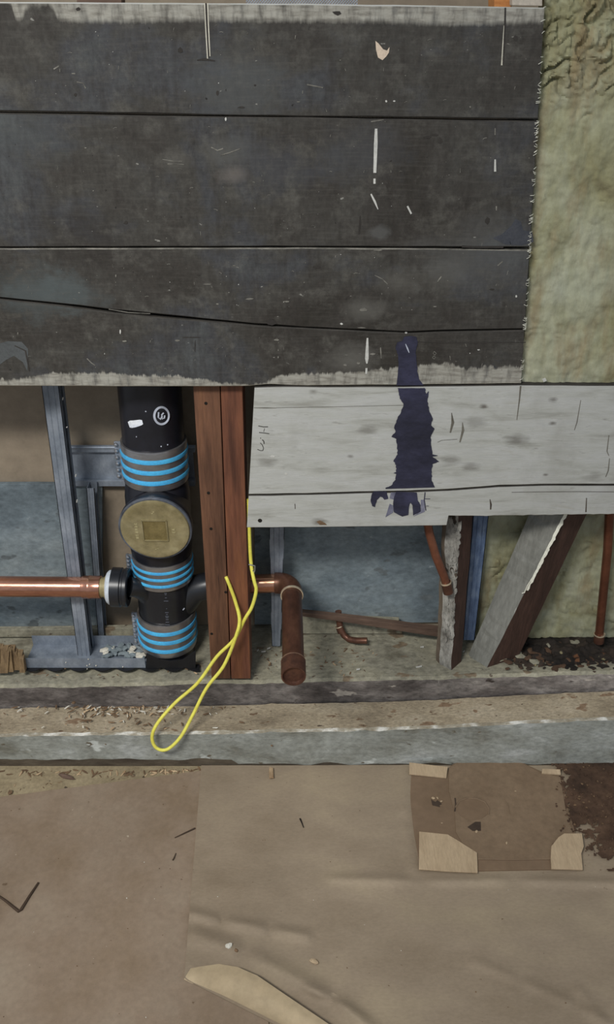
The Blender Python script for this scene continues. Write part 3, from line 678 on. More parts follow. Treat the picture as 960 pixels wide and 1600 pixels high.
GL = {'D': [[(0, 0), (0, 1), (.45, .8), (.5, .5), (.45, .2), (0, 0)]], 'N': [[(0, 0), (0, 1)], [(0, 1), (.5, 0)], [(.5, 0), (.5, 1)]],
      'A': [[(0, 0), (.25, 1)], [(.25, 1), (.5, 0)], [(.1, .4), (.4, .4)]], 'R': [[(0, 0), (0, 1)], [(0, 1), (.5, .8), (.0, .5), (.5, 0)]],
      'E': [[(.5, 0), (0, 0), (0, 1), (.5, 1)], [(0, .5), (.4, .5)]], 'M': [[(0, 0), (0, 1)], [(0, 1), (.25, .4), (.5, 1)], [(.5, 1), (.5, 0)]],
      'H': [[(0, 0), (0, 1)], [(.5, 0), (.5, 1)], [(0, .5), (.5, .5)]], 'B': [[(0, 0), (0, 1)], [(0, 1), (.45, .75), (0, .5), (.5, .25), (0, 0)]],
      'I': [[(.2, 0), (.2, 1)]], 'X': [[(0, 0), (.5, 1)], [(0, 1), (.5, 0)]], 'L': [[(0, 1), (0, 0), (.5, 0)]], 'C': [[(.5, .9), (.1, .9), (0, .5), (.1, .1), (.5, .1)]], 'T': [[(0, 1), (.5, 1)], [(.25, 1), (.25, 0)]]}
for i, ch in enumerate('HBANDR'):
    strokes(let, GL[ch], -.034, -.020 + i * .0068, .0058, R(90))
for i, ch in enumerate('EA'):
    strokes(let, GL[ch], .040, -.005 + i * .006, .0055, R(90))
for x, y in [(.0, .044), (-.003, .040), (.0, -.045), (-.004, -.047)]: strokes(let, [[(0, 0), (.5, .1)]], x, y, .006)
tag(let.build('raised_lettering', M['brassmark'], bp), kind='stuff')
# double branch fitting
br = seg('branch_fitting', 899, 960, [(0, .059), (.3, .060), (.7, .060), (1, .059)], M['blackfit'])
zc = P(190, 917, YA).z; xb = AX(930).x
MB().tube([P(203, 917, .136), P(212, 918, .140), P(222, 922, .150), P(236, 930, .172), AX(955)], [.0215, .0205, .021, .026, .036], 32).build('left_branch', M['blackfit'], br)
MB().tube([P(372, 914, YA), P(325, 915, YA), P(305, 920, YA), P(290, 935, YA), AX(960)], [.031, .031, .031, .034, .04], 32).build('right_branch', M['blackfit'], br)
c0 = P(202, 918, .136); c1 = P(176, 917, .136); L = (c1 - c0).length
MB().lathe(c0, c1 - c0, [(0, .026), (0, .040), (.002, .042), (L * .25, .042), (L * .3, .040), (L * .4, .040), (L * .45, .0425), (L, .0425), (L, .0395), (L + .001, .030), (L + .001, .0001)], 48).build('branch_cap', M['blackfit'], br)
b = MB()
for y, w_ in [(927, 3), (929, 2), (934, 2), (939, 5), (957, 4), (960, 2), (963, 4), (965, 3), (968, 3), (972, 4), (976, 5), (951, 1)]:
    x = 259 + (y - 927) * .06
    b.ribbon([PC(x - w_ * .7, y, .0605), PC(x + w_ * .7, y, .0605)], .0012, FRONT, .0007)
tag(b.build('raised_lettering', flat('black_lettering_sheen', (84, 86, 94), .4), br), kind='stuff')
MB().ribbon([PC(286, 953, .0605), PC(288.5, 950, .0605)], .002, FRONT, .001).build('white_speck', M['mark'], br)
# stencil on the upper pipe
up = [c for c in st.children if c.name.startswith('upper_pipe')][0]
b = MB(); ring = [(252.5 + 11.2 * math.cos(a * math.pi / 16), 649.5 + 13.2 * math.sin(a * math.pi / 16)) for a in range(33)]
b.ribbon([PC(x, y, RP + .0003) for x, y in ring], .0042, (.1, -1, .2), .0005)
for s_ in ([(248, 644), (247.5, 652), (251, 655), (253, 651)], [(256, 645), (253, 648), (254, 655), (257, 653), (257.5, 649)]):
    b.ribbon([PC(x, y, RP + .0003) for x, y in s_], .0028, (.1, -1, .2), .0005)
b.build('stencil_mark', M['mark'], up)
lb = [(201, 659), (203, 656.5), (210, 657), (222, 655.5), (223, 658), (222, 663), (214, 666.5), (204, 669), (201, 665)]
b = MB(); b.ribbon([PC(x, y, RP + .0003) for x, y in [(201.5, 663.5), (205, 662.8), (210, 662.2), (215, 661.2), (220, 660.0), (223, 659.5)]], [.011, .0145, .0135, .0125, .011, .008], (-.2, -1, .2), .0008); b.build('white_label', flat('white_sticker', (186, 192, 206), .6), up)
b = MB()
for x, y in [(213.5, 682.5), (228, 643), (252, 697.5), (262, 695)]: b.chunk(PC(x, y, RP), .0016)
tag(b.build('white_specks', M['mark'], up), kind='stuff')

# ================================================================== COPPER, LEFT
cp = thing('copper_pipe', 'bright horizontal copper pipe entering the stack from the left', 'pipe', P(60, 933, .136))
YC = .136
ca = lambda px: P(px, 917 + (px - 90) * .008, YC)
MB().tube([ca(-260), ca(134)], .0222, 40).build('pipe_run', M['copper'], cp)
so = MB(); so.lathe(ca(129), ca(158) - ca(129), [(0, .0222), (.0005, .0240), (.004, .0246), (.012, .0246), (.014, .0255), (.018, .0255), (.020, .0246), ((ca(158) - ca(129)).length, .0246), ((ca(158) - ca(129)).length, .018)], 40)
so.build('copper_socket', M['copper'], cp)
MB().lathe(ca(157), ca(172) - ca(157), [(0, .020), (0, .0215), (.010, .0215), (.011, .0255), (.022, .0255), (.022, .015)], 32).build('brass_adapter', M['brass'], cp)
MB().lathe(ca(168.5), ca(176) - ca(168.5), [(0, .020), (0, .033), (.004, .037), (.0115, .037), (.0115, .02)], 40).build('sealing_ring', M['whitering'], cp)

# ================================================================== COPPER WASTE, RIGHT
wp = thing('copper_waste_pipe', 'brown copper waste pipe bending at an elbow out towards the viewer', 'pipe', P(459, 1078, -.1))
e0 = P(372, 913, YA); e1 = P(430, 911, YA); zc = e1.z
MB().tube([e0, P(434, 911, YA)], .0212, 32).build('pipe_stub', M['copper'], wp)
ce = P(456, 911, YA); end = P(459, 1057, -.112); dirn = (end - ce).normalized()
pts = []; p0 = P(430, 911, YA); p2 = ce + dirn * .045; p1 = ce + Vector((0, 0, .002))
for i in range(13):
    t = i / 12; pts.append(p0 * (1 - t) ** 2 + p1 * 2 * t * (1 - t) + p2 * t * t)
MB().tube(pts, .0238, 32).build('elbow', M['copperbrown'], wp)
MB().lathe(pts[-1], dirn, [(-.003, .0225), (-.003, .0246), (.002, .0246), (.002, .0225)], 36).build('solder_ring', M['solder'], wp)
L = (end - pts[-1]).length
MB().lathe(pts[-1], dirn, [(0, .0215), (L - .03, .0215), (L - .03, .0218)], 40).build('pipe_run', M['copperbrown'], wp)
MB().lathe(pts[-1] + dirn * (L - .04), dirn, [(0, .0215), (0, .0240), (.034, .0240), (.04, .0236), (.04, .0212), (.036, .0208), (.033, .0195), (.033, .0001)], 40).build('open_end_socket', stuffmat('oxidised_socket', [(58, 40, 34), (92, 62, 48)], 40, rough=.5, metal=.4), wp)
MB().lathe(pts[-1] + dirn * (L - .041), dirn, [(-.001, .0216), (-.001, .0243), (.002, .0243), (.002, .0216)], 40).build('seam_ring', stuffmat('pale_seam', [(100, 78, 64), (130, 104, 86)], 40, metal=.4, rough=.4), wp)
# cable clip on the stub
b = MB(); b.tube([P(x, y, y_) for x, y, y_ in [(389, 882, .082), (392, 882.5, .080), (398.5, 884, .080), (398.5, 891, .080), (397, 895, .080), (395, 897, .081), (395.5, 891, .080)]], .0012, 8)
tag(b.build('cable_clip', M['bolt']), 'small steel hook clip holding the yellow cable to the stud', 'clip')

# small copper pipes
def smallpipe(label, pts, r, mat, rings=(), group=None):
    root = thing('thin_copper_pipe', label, 'pipe', P(*pts[-1]))
    MB().tube([P(*p) for p in pts], r, 16).build('pipe_run', mat, root)
    for p, q in rings:
        a, c = P(*p), P(*q); MB().tube([a, c], r * 1.22, 16).build('solder_collar', M['copperbrown'], root)
        MB().tube([a, a.lerp(c, .12)], r * 1.32, 16).build('solder_ring', M['solder'], root)
smallpipe('thin copper pipe slanting down behind the white board to the rotten post', [(664, 790, .115), (671, 832, .113), (681, 868, .110), (694, 900, .107), (699, 918, .106)], .0088, stuffmat('dark_copper_branch', [(94, 60, 46), (122, 80, 62)], 14, rough=.4, metal=.6, bump=.05), [((697, 909, .107), (701, 926, .106))])
smallpipe('thin copper pipe standing upright at the far right in front of the wool', [(958, 640, .182), (953, 800, .182), (950, 860, .18), (940, 960, .178), (936, 1000, .177)], .0095, stuffmat('red_copper_upright', [(80, 50, 38), (104, 66, 50)], 14, rough=.4, metal=.6, bump=.05), [((937.5, 990, .177), (936, 1003, .177))])
smallpipe('short bent copper stub poking out beside the beige board offcut', [(529, 955, .235), (530, 968, .232), (532, 982, .226), (538, 993, .22), (546, 999, .212), (558, 1001, .20), (574, 1001, .195)], .0075, M['copperbrown'], [((530, 978, .229), (534, 988, .224))])
# brown stick across the back
b = MB(); q = [P(472, 960, .215), P(560, 971, .21), P(640, 983, .20), P(692, 990, .195)]
secs = []
for i, p in enumerate(q):
    hh = [.0055, .008, .010, .0115][i]; secs.append([p + Vector((0, 0, -hh)), p + Vector((0, .0, hh)), p + Vector((0, .014, hh)), p + Vector((0, .014, -hh))])
b.loft(secs, [0, 0, 0, 0])
tag(b.build('wooden_stick', M['stick'], bevel=.001), 'thin brown wooden stick sloping across the cavity behind the waste pipe', 'stick')

# ================================================================== ROTTEN POST AND DIAGONAL BRACE
def twoface(name, label, cat, L3, C3, R3, mats, names, jag=0, split=.28):
    """post seen on edge: left, corner and right edge lines given as (top, bottom) world points"""
    root = thing(name, label, cat, (L3[1] + R3[1]) / 2)
    n = 40
    def foot(e):
        k = (Z_PL + .0045 - e[0].z) / (e[1].z - e[0].z); return (e[0], e[0].lerp(e[1], k))
    L3, C3, R3 = foot(L3), foot(C3), foot(R3)
    def ln(e, t): return e[0].lerp(e[1], t)
    secs = []
    for i in range(n + 1):
        t = i / n; a, c, d = ln(L3, t), ln(C3, t), ln(R3, t)
        j = Vector((jag * nz(t * 9, 2), 0, 0)); c = c + j
        bk = a + (d - c)
        mid = a.lerp(c, split + .12 * nz(t * 11, 4)) if jag else a.lerp(c, .5)
        if jag: mid += Vector((-.002, -.003, 0)) * (1 + nz(t * 30, 7))
        secs.append([a + j * .6, mid, c, d + j * .3, bk])
    MB().loft(secs, [0, 2 if jag else 0, 1, 1, 0]).build(names, mats, root)
    return root
po = twoface('rotten_post', 'weathered post with grey peeling face left of the diagonal brace', 'post',
        (P(697, 700, .150), P(681, 1050, .150)), (P(724, 700, .118), P(705, 1062, .112)), (P(748, 700, .150), P(719, 1058, .140)), [M['postside'], M['postred'], M['bark']], 'post_timber', .006)
b = MB()
for i in range(150):
    t = random.random() ** .9; py = lerp(812, 1000, t)
    xl = lerp(703, 690, t); xrr = lerp(721, 707, t); k = random.uniform(.1, 1)
    px = lerp(xl, xrr, k); Yq = lerp(.141, .1155, k) - random.uniform(.004, .009)
    w_, hh = random.uniform(.002, .005), random.uniform(.004, .013)
    c = P(px, py, Yq); nn = Vector((-.62, -.78, 0)); sd = Vector((.78, -.62, 0))
    pts = [c + sd * w_ * math.cos(a) * random.uniform(.7, 1.2) + Vector((0, 0, hh * math.sin(a))) for a in [0, .8, 1.6, 2.5, 3.3, 4.2, 5.2]]
    b.poly(pts, nn * -.0016)
tag(b.build('peeling_flakes', M['bark'], po), kind='stuff')
tw = lambda x, y, Y: P(x, y, Y)
bc = twoface('diagonal_brace', 'diagonal timber brace with a grey face and a brown face, right of the post', 'brace',
        (P(864, 720, .165), P(733, 1022, .165)), (P(917, 735, .118), P(752, 1062, .118)), (P(950, 735, .150), P(798, 1052, .150)), [M['braceg'], M['postred'], M['braceg']], 'brace_timber', .002)
b = MB(); le = []
for i in range(40):
    t = i / 39; y = lerp(792, 922, t); xm = 917 + (y - 735) * (752 - 917) / (1062 - 735.0)
    le.append((P(xm - 1 - 1.5 * nz(t * 14, 3), y, .1165), P(xm + 4.5 * (1 - t * .3) + 2.5 * nz(t * 22, 8), y + 1, .1145)))
b.add([p for p, q_ in le] + [q_ for p, q_ in le] + [q_ + Vector((0, .003, 0)) for p, q_ in le], [[i, i + 1, 41 + i, 40 + i] for i in range(39)] + [[40 + i, 41 + i, 81 + i, 80 + i] for i in range(39)])
b.tube([P(x, y, .1145) for x, y in [(829, 908), (824, 916), (820, 926), (816, 927)]], .0012, 5)
b.build('torn_veneer', M['torn'], bc)

# burnt rubble at right
b = MB()
def mound(u, v):
    px = lerp(770, 1120, u); py = lerp(996, 1053, v); p = G(px, py, Z_PL)
    e = min(1, u * 4) * min(1, v * 4, (1 - v) * 9)
    return p + Vector((0, 0, .006 + e * (.016 + .010 * nz(p.x, p.y, 3, sc=35) + .007 * nz(p.x, p.y, 6, sc=90))))
mb_ = MB(); mb_.grid(mound, 120, 40)
for f in mb_.f:
    c_ = sum((mb_.v[i] for i in f), Vector()) / 4; k_ = (f[0] % 121) / 120; r_ = (f[0] // 121) / 40
    e = min(k_ * 5, 1) * min(1, (1 - r_) * 3 + .25) + .55 * nz(c_.x, c_.y, 3, sc=28) + .35 * nz(c_.x, c_.y, 8, sc=75)
    if e > .38: b.add([mb_.v[i] for i in f], [[0, 1, 2, 3]], 0 if e > .5 or random.random() < .6 else 1, True)
for i in range(130):
    px = random.uniform(785, 1100); py = random.uniform(1004, 1047)
    b.chunk(G(px, py, Z_PL + .018), random.uniform(.003, .010), (1.6, .9, .45), random.choice([0, 0, 0, 0, 1, 1, 2]))
tag(b.build('burnt_rubble', [M['char'], M['rust'], M['platetop']], weld=False), 'heap of black charred rubble on the sole plate at the far right', 'rubble', kind='stuff')
b = MB()
for x, y, a, l in [(724, 1020, .9, .006), (741, 1029, -.8, .007), (655, 1043, .3, .007), (728, 1024, 1.2, .004), (686, 1066, 1.5, .004), (660, 1012, .1, .004), (560, 1047, .2, .004), (412, 1019, .1, .005), (420, 1014, .4, .004), (403, 1017, .8, .003)]:
    p = G(x, y, Z_PL + .005); dv = Vector((math.cos(a), .3 * math.sin(a), .6 * math.sin(a))) * l
    b.hexa([p - dv, p - dv + Vector((0, .003, 0)), p - dv + Vector((0, .003, .002)), p - dv + Vector((0, 0, .002))], [p + dv, p + dv + Vector((0, .003, 0)), p + dv + Vector((0, .003, .002)), p + dv + Vector((0, 0, .002))])
tag(tag(b.build('splinters', M['drip']), kind='stuff'), 'small pale splinters scattered on the sole plate around the rotten post', 'debris')

# ================================================================== BOARDS
def plank(root, name, top, bot, xl, xrt, mats, Y=Y_BOARD, th=.021, n=150, wob=.5, skew=0):
    secs = []
    for i in range(n + 1):
        u = i / n
        pxt = lerp(xl(pl(top, 400)), xrt(pl(top, 800)), u); pxb = lerp(xl(pl(bot, 400)), xrt(pl(bot, 800)), u)
        a = P(pxt, pl(top, pxt) + wob * nz(pxt * .02, 31, 5), Y); d = P(pxb, pl(bot, pxb) + wob * nz(pxb * .02, 77, 3), Y)
        c = .0016
        secs.append([d + Vector((0, 0, c)), a + Vector((0, 0, -c)), a + Vector((0, c, 0)), a + Vector((0, th, 0)), d + Vector((0, th, 0)), d + Vector((0, c, 0))])
    return MB().loft(secs, [0, 2, 2, 0, 1, 1]).build(name, mats, root)
xl = lambda y: -230
pb = thing('dark_board_cladding', 'wide dark brown painted boards covering the upper left of the wall', 'cladding', P(300, 603, .07))
pm = [M['paint'], M['darkedge'], M['edge']]
b1t = [(-230, 2), (0, 3), (320, 5), (480, 6), (700, 9), (860, 12)]; b1b = [(-230, 172), (0, 173.5), (240, 177.5), (360, 180.5), (490, 182), (620, 183), (740, 185), (860, 186)]
b2t = [(-230, 175), (0, 176.5), (180, 179.5), (245, 181), (350, 182.2), (480, 183.5), (620, 186), (740, 188), (860, 189)]; b2b = [(-230, 386), (0, 386), (480, 385), (720, 386), (840, 386)]
b3t = [(-230, 389), (0, 388.5), (480, 387.5), (700, 389), (840, 391)]; b3b = [(-230, 446), (0, 465), (100, 475), (170, 483), (270, 493), (400, 506), (480, 511), (560, 515), (640, 518.5), (700, 516), (830, 513.5)]
b4t = [(-230, 448), (0, 467.5), (100, 478), (165, 487.5), (210, 492.2), (270, 498), (340, 503), (400, 509), (480, 513.5), (560, 517), (640, 521), (700, 518.5), (830, 516)]
b4b = [(-230, 603), (0, 603), (240, 604), (380, 603.5), (420, 601), (480, 602.5), (640, 601.5), (830, 599)]
pd = [M['paint'], M['darkedge'], M['darkedge']]
k1 = plank(pb, 'plank', b1t, b1b, xl, xr, [M['paint'], M['darkedge'], M['white']]); k2 = plank(pb, 'plank', b2t, b2b, xl, xr, pd)
k3 = plank(pb, 'plank', b3t, b3b, xl, xr, pm); k4 = plank(pb, 'plank', b4t, b4b, xl, xr, [M['paint'], M['whiteedge'], M['darkedge']])
wb = thing('white_board_cladding', 'pale bare wood boards across the right, below the dark boards', 'cladding', P(650, 822, .07))
wt = [(380, 605.5), (430, 603.4), (500, 604.3), (640, 603.6), (815, 601.3), (960, 602), (1250, 600)]
wbm = [(380, 772.5), (480, 771), (560, 768.5), (640, 767), (700, 764.5), (780, 758.5), (850, 756.5), (960, 756.5), (1250, 755)]
wtb = [(x, y + 1.7) for x, y in wbm]
wbb = [(380, 824.5), (480, 824), (560, 823), (640, 822), (698, 821), (701, 806), (760, 806.5), (800, 805.5), (960, 803.5), (1250, 800)]
xwl = lambda y: 398 - (y - 606) * .0545 if y < 770 else 389 - (y - 772) * .055
xwr = lambda y: 1250
wm = [M['white'], M['whiteedge'], M['darkedge']]
def plank2(name, top, bot, n=150):
    # non uniform stations so that the notch in the lower edge stays crisp
    secs = []; us = sorted(set([i / n for i in range(n + 1)] + [(698 - 386.2) / (1250 - 386.2), (701 - 386.2) / (1250 - 386.2)]))
    for u in us:
        pxt = lerp(xwl(top[0][1]), 1250, u); pxb = lerp(xwl(bot[0][1]), 1250, u)
        a = P(pxt, pl(top, pxt) + .5 * nz(pxt * .02, 31), Y_BOARD); d = P(pxb, pl(bot, pxb) + .5 * nz(pxb * .03, 77), Y_BOARD); c = .0012
        if name == 'plank' and pxb > 702 and bot is wbb: d.z += .0012 * nz(pxb * .09, 5)
        secs.append([d + Vector((0, 0, c)), a + Vector((0, 0, -c)), a + Vector((0, c, 0)), a + Vector((0, .021, 0)), d + Vector((0, .021, 0)), d + Vector((0, c, 0))])
    return MB().loft(secs, [0, 2, 2, 0, 1, 1]).build(name, wm, wb)
kA = plank2('plank', wt, wbm); kB = plank2('plank', wtb, wbb)

YS = Y_BOARD - .0001
def rb(mb, pts, w, mi=0, th=.0005):
    d = .00113; wd = [v * d for v in w] if isinstance(w, list) else w * d
    mb.ribbon([P(x, y, YS) for x, y in pts], wd, FRONT, th, mi)
def rbs(name, mat_, par, lst, th=.0005):
    for pts, w in lst:
        b = MB(); rb(b, pts, w, 0, th); b.build(name, mat_, par)
def blob(mb, pts, mi=0, th=.0006): mb.poly([P(x, y, YS) for x, y in pts], (0, -th, 0), mi)
def fleck(mb, x, y, rx, ry, mi=0, th=.0004):
    a0_ = random.random(); blob(mb, [(x + rx * random.uniform(.6, 1.15) * math.cos(a0_ + a * 1.047), y + ry * random.uniform(.6, 1.15) * math.sin(a0_ + a * 1.047)) for a in range(6)], mi, th)
# saw slots and cracks
rbs('saw_slot', M['crack'], k1, [([(322, 5), (323.5, 40), (326.5, 90)], 2.2), ([(790, 12), (789.5, 40), (786, 100)], 2.0), ([(308, 94), (320, 92.5), (336, 95)], [1, 3, 1])])
rbs('slot_burr', M['whiteedge'], k1, [([(320, 5), (321.5, 40), (324.5, 92)], 1.4), ([(324.6, 5), (326, 40), (328.2, 88)], 1.4), ([(787.8, 40), (784.4, 102)], [.6, 2.0])])
# dark nail holes and gouges in the dark boards, and white paint flecks
def marks(par, nails, whites, drips, seedn, yr, nrand):
    b = MB()
    for x, y, rx, ry in nails: fleck(b, x, y, rx, ry)
    if nails: tag(b.build('gouges', M['crack'], par), kind='stuff')
    b = MB()
    for x, y, rx, ry in whites: fleck(b, x, y, rx * .8, ry * .8, 0 if rx * ry > 4.5 and rx < 4 else 1)
    for _ in range(nrand):
        x = random.uniform(0, 830); y = random.uniform(*yr)
        if random.random() < .6: fleck(b, x, y, random.uniform(.4, .9), random.uniform(.4, 1.1), random.choice([0, 1, 1, 1, 1, 1]))
        else:
            a = random.choice([random.uniform(-.4, .4), random.uniform(1.2, 1.9)]); l = random.uniform(2, 7)
            rb(b, [(x, y), (x + l * .5 * math.cos(a), y + l * .5 * math.sin(a) - .8), (x + l * math.cos(a), y + l * math.sin(a))], random.uniform(.4, .8), 1, .0003)
    tag(b.build('paint_flecks', [M['drip'], M['edge']], par), kind='stuff')
    for d, w in drips:
        b = MB(); wm_ = max(w) if isinstance(w, list) else w; rb(b, d, w, 0, .0009 if wm_ > 2.2 else .0004); b.build('paint_drip' if wm_ > 2.2 else 'scratch', M['drip'] if wm_ > 2.2 else M['edge'], par)
marks(k1, [(118, 148, 2.5, 3), (340, 145, 2.5, 4.5), (399, 133, 2, 2), (282, 79, 4, 5), (527, 20, 8, 4), (806, 60, 4, 4.5), (122, 14, 4, 3), (378, 168, 6, 2)],
      [(115, 115, 6, 1.3), (420, 125, 3, 1.5), (467, 159, 4, 1.2), (604, 158, 2.5, 3), (616, 158, 3, 2), (532, 94, 2, 1.5), (103, 134, 1.5, 1), (822, 92, 1, 2), (675, 95, 1.5, 1.5)], [([(120, 128), (130, 130), (134, 138)], 1.4), ([(84, 108), (92, 103)], 1.6), ([(480, 132), (505, 137)], 1.6)], 1, (40, 170), 55)
b = MB(); blob(b, [(587, 64), (592, 68), (599, 77), (605, 79), (609, 73.5), (608, 82), (604, 88), (598, 94), (591, 90), (588, 78)]); b.build('torn_flake', M['tan'], k1)
marks(k2, [(197, 348, 4, 3.5), (165, 297, 1.5, 2), (668, 214, 6, 3), (688, 220, 5, 5), (678, 211, 8, 2), (762, 345, 5, 6), (283, 339, 2, 2)],
      [(134, 231, 3, 1), (146, 298, 1.5, 1.5), (353, 186, 2, 4), (602, 190, 1.5, 1.5), (735, 167, 2, 2)], [([(588, 201), (587.5, 225), (586, 270)], [3.4, 5, 4]), ([(585.5, 279), (585.5, 287)], 3), ([(580, 303), (586, 315), (591, 327)], [2, 3, 1]), ([(637, 322), (643, 334)], 2.4), ([(774, 249), (774, 268)], [2, 3]), ([(774, 200), (774, 211)], 1.6), ([(776, 322), (776, 329)], 2), ([(254, 249), (272, 252), (285, 252)], 1), ([(262, 256), (288, 257)], 1.2), ([(344, 243), (360, 238), (376, 232)], 1.3), ([(330, 230), (340, 235), (349, 232)], 1.5), ([(580, 190), (600, 187)], 1.4)], 2, (195, 380), 75)
rbs('split', M['crack'], k2, [([(563, 337), (563, 350), (561, 366)], [1.2, 3, 1.5]), ([(722, 385), (740, 386), (787, 386)], 3)])
b = MB(); blob(b, [(770, 372), (785, 366), (800, 352), (806, 342), (814, 346), (818, 360), (832, 362), (834, 378), (815, 383), (790, 382)], 0, .0003); b.build('bluish_stain', stuffmat('blue_black_stain', [(48, 50, 56), (62, 63, 66)], 40), k2)
marks(k3, [(495, 417, 8, 3), (769, 452, 5, 2), (424, 504, 10, 5), (310, 430, 4, 2)],
      [(181, 431, 1.2, 3.5), (181, 441, 1, 2), (366, 415, 4, 1.5), (324, 444, 9, 1.3), (297, 472, 4, 1.5), (340, 475, 4, 1.5), (358, 457, 2, 1), (390, 467, 8, 2), (568, 484, 10, 4), (597, 459, 1.5, 2), (807, 463, 2.5, 2.5), (534, 506, 3, 2), (448, 471, 7, 2), (680, 479, 4, 1), (590, 391, 9, 2), (565, 512, 10, 1.2)], [([(586, 430), (598, 436), (606, 444)], 1.4), ([(684, 440), (690, 432)], 1.6), ([(778, 415), (786, 408)], 1.6)], 3, (395, 480), 70)
marks(k4, [(748, 542, 5, 6), (302, 527, 14, 1), (305, 540, 1, 12), (290, 527, 6, 1)],
      [(188, 518, 2, 6), (194, 533, 5, 2), (432, 531, 5, 2.5), (435, 547, 1.3, 3), (435, 558, 1.3, 3), (28, 521, 1, 4), (277, 532, 6, 2), (748, 546, 3, 2), (540, 555, 5, 1.5), (583, 553, 6, 2), (560, 567, 4, 3), (540, 570, 4, 3), (635, 520, 3, 2)], [([(574.5, 528), (574, 545), (573.5, 560), (573.5, 568)], [2.5, 4.5, 5.5, 2]), ([(573, 575), (572.5, 584)], 3), ([(595, 543), (596, 560)], 1.6), ([(136, 560), (143, 567), (149, 571)], 1.5), ([(679, 549), (677, 552), (680, 555), (682, 552), (679, 549)], .9), ([(678, 556), (676, 559), (679, 561), (681, 558), (678, 556)], .9), ([(170, 483), (200, 488), (235, 490)], 1.2)], 4, (525, 580), 60)
rbs('split', M['crack'], k4, [([(652, 534), (700, 535.5), (822, 535)], [.8, 1.0, 1.2]), ([(23, 540), (40, 548), (46, 580)], [1.5, 2.5, 2])])
b = MB(); blob(b, [(-6, 538), (12, 533), (34, 534), (44, 545), (43, 580), (36, 566), (22, 556), (10, 562), (-6, 574)], 0, .0003); b.build('bluish_stain', M['crack'] and stuffmat('blue_grey_scuff', [(58, 60, 60), (70, 72, 72)], 40), k4)
# white boards: cracks, split, nail holes, pencil writing
mc = stuffmat('grey_crack', [(72, 69, 62), (96, 92, 83)], 50)
rbs('crack', mc, kA, [([(397, 637), (415, 637.2), (432, 637.5)], [.6, 1.4, .5]), ([(432, 637), (540, 635), (632, 633)], .45), ([(814, 603), (812, 625), (808, 656)], [2.4, 1.8, .8]),
    ([(706, 645), (708, 660), (704, 676)], [1, 4.5, 2]), ([(723, 660), (724, 672), (719, 691)], [.8, 4, 2]), ([(684, 691), (690, 688), (715, 686)], .5),
    ([(908, 625), (902, 660), (898, 672)], [.6, 1.2, .6]), ([(952, 680), (949, 705), (952, 712)], [.8, 1.4, .8]), ([(953, 716), (951, 735), (947, 745)], [.8, 1.6, 1])])
b = MB()
for s_, w in [([(404, 665.5), (412, 667), (419, 666.8)], 1.5), ([(413.6, 669.5), (412.4, 674.5)], 1), ([(405, 675.7), (413, 676.5), (421, 677.7)], 1.5), ([(407, 684), (408, 685)], 1.4), ([(410, 687), (412.5, 689.5), (413, 693.5)], 1.8), ([(407, 692), (410, 695), (412, 700), (411, 704)], 1.3), ([(411, 704), (407, 704), (402.5, 702)], 1.2)]:
    rb(b, s_, w, 0, .0002)
b.build('pencil_writing', M['pencil'], kA)
b = MB()
for x, y, rx, ry in [(426, 713, 4, 1.6), (447, 740, 2.5, 2.5)]: fleck(b, x, y, rx, ry)
tag(b.build('pale_chips', M['drip'], kA), kind='stuff')
rbs('crack', stuffmat('brown_crack', [(50, 44, 38), (66, 58, 50)], 50), kB, [([(766, 780), (767.5, 788), (767, 796)], [1, 3, 2]), ([(461, 787), (461.5, 795)], 1), ([(917, 778), (916, 800)], [1.2, 2]), ([(800, 769), (900, 768), (960, 768.5)], .6)])
for x, y in [(406.5, 813)]:
    MB().lathe(P(x, y, Y_BOARD + .001), FRONT, [(0, .0045), (.0014, .0042), (.0012, .002), (.0011, .0001)], 12).build('nail_hole', M['nail'], kB)
b = MB(); blob(b, [(495, 815), (500, 813), (508, 817), (511, 820), (500, 820)]); b.build('knot', M['chipd'], kB)
# bitumen smear (one piece on each board it runs over)
T = lambda pts: [(560 + x / 4.8, 510 + y / 4.8) for x, y in pts]
def ragged(pts, amp=.6, n=4):
    out = []
    for i, p in enumerate(pts):
        q = pts[(i + 1) % len(pts)]; out.append(p); L = math.dist(p, q)
        if L > 5:
            for k in range(1, n): out.append((lerp(p[0], q[0], k / n) + random.uniform(-amp, amp), lerp(p[1], q[1], k / n) + random.uniform(-amp * .3, amp * .3)))
    return out
b = MB(); blob(b, ragged(T([(345, 78), (330, 110), (292, 118), (280, 160), (296, 205), (303, 280), (298, 350), (287, 440), (490, 440), (460, 400), (445, 345), (440, 290), (430, 200), (447, 110), (435, 78), (390, 70)])), 0, .0012)
q = b.build('bitumen_smear', M['tar'], k4); q['label'] = 'blue black bitumen smear'
b = MB(); rb(b, T([(355, 130), (370, 165), (382, 195)]), [1, 2.2, 1], 0, .0016); b.build('scratch', M['mark'], k4)
b = MB(); blob(b, ragged(T([(297, 462), (305, 500), (312, 540), (340, 580), (322, 640), (295, 690), (270, 755), (280, 790), (250, 826), (286, 842), (292, 900), (295, 960), (264, 1010), (285, 1040), (285, 1092), (266, 1098), (286, 1104), (280, 1150), (245, 1195), (205, 1210), (205, 1216), (575, 1205), (568, 1190), (550, 1150), (552, 1090), (557, 1030), (606, 1012), (555, 975), (596, 968), (555, 958), (550, 905), (542, 830), (572, 765), (547, 742), (560, 690), (530, 620), (518, 560), (528, 485), (512, 505), (500, 462)]), .8), 0, .0012)
q = b.build('bitumen_smear', M['tar'], kA); q['label'] = 'blue black bitumen smear'
b = MB()
blob(b, ragged(T([(285, 1238), (440, 1246), (446, 1300), (468, 1340), (470, 1385), (412, 1416), (408, 1345), (392, 1318), (382, 1345), (376, 1412), (330, 1424), (268, 1392), (262, 1330), (272, 1270)]), .4), 0, .0010)
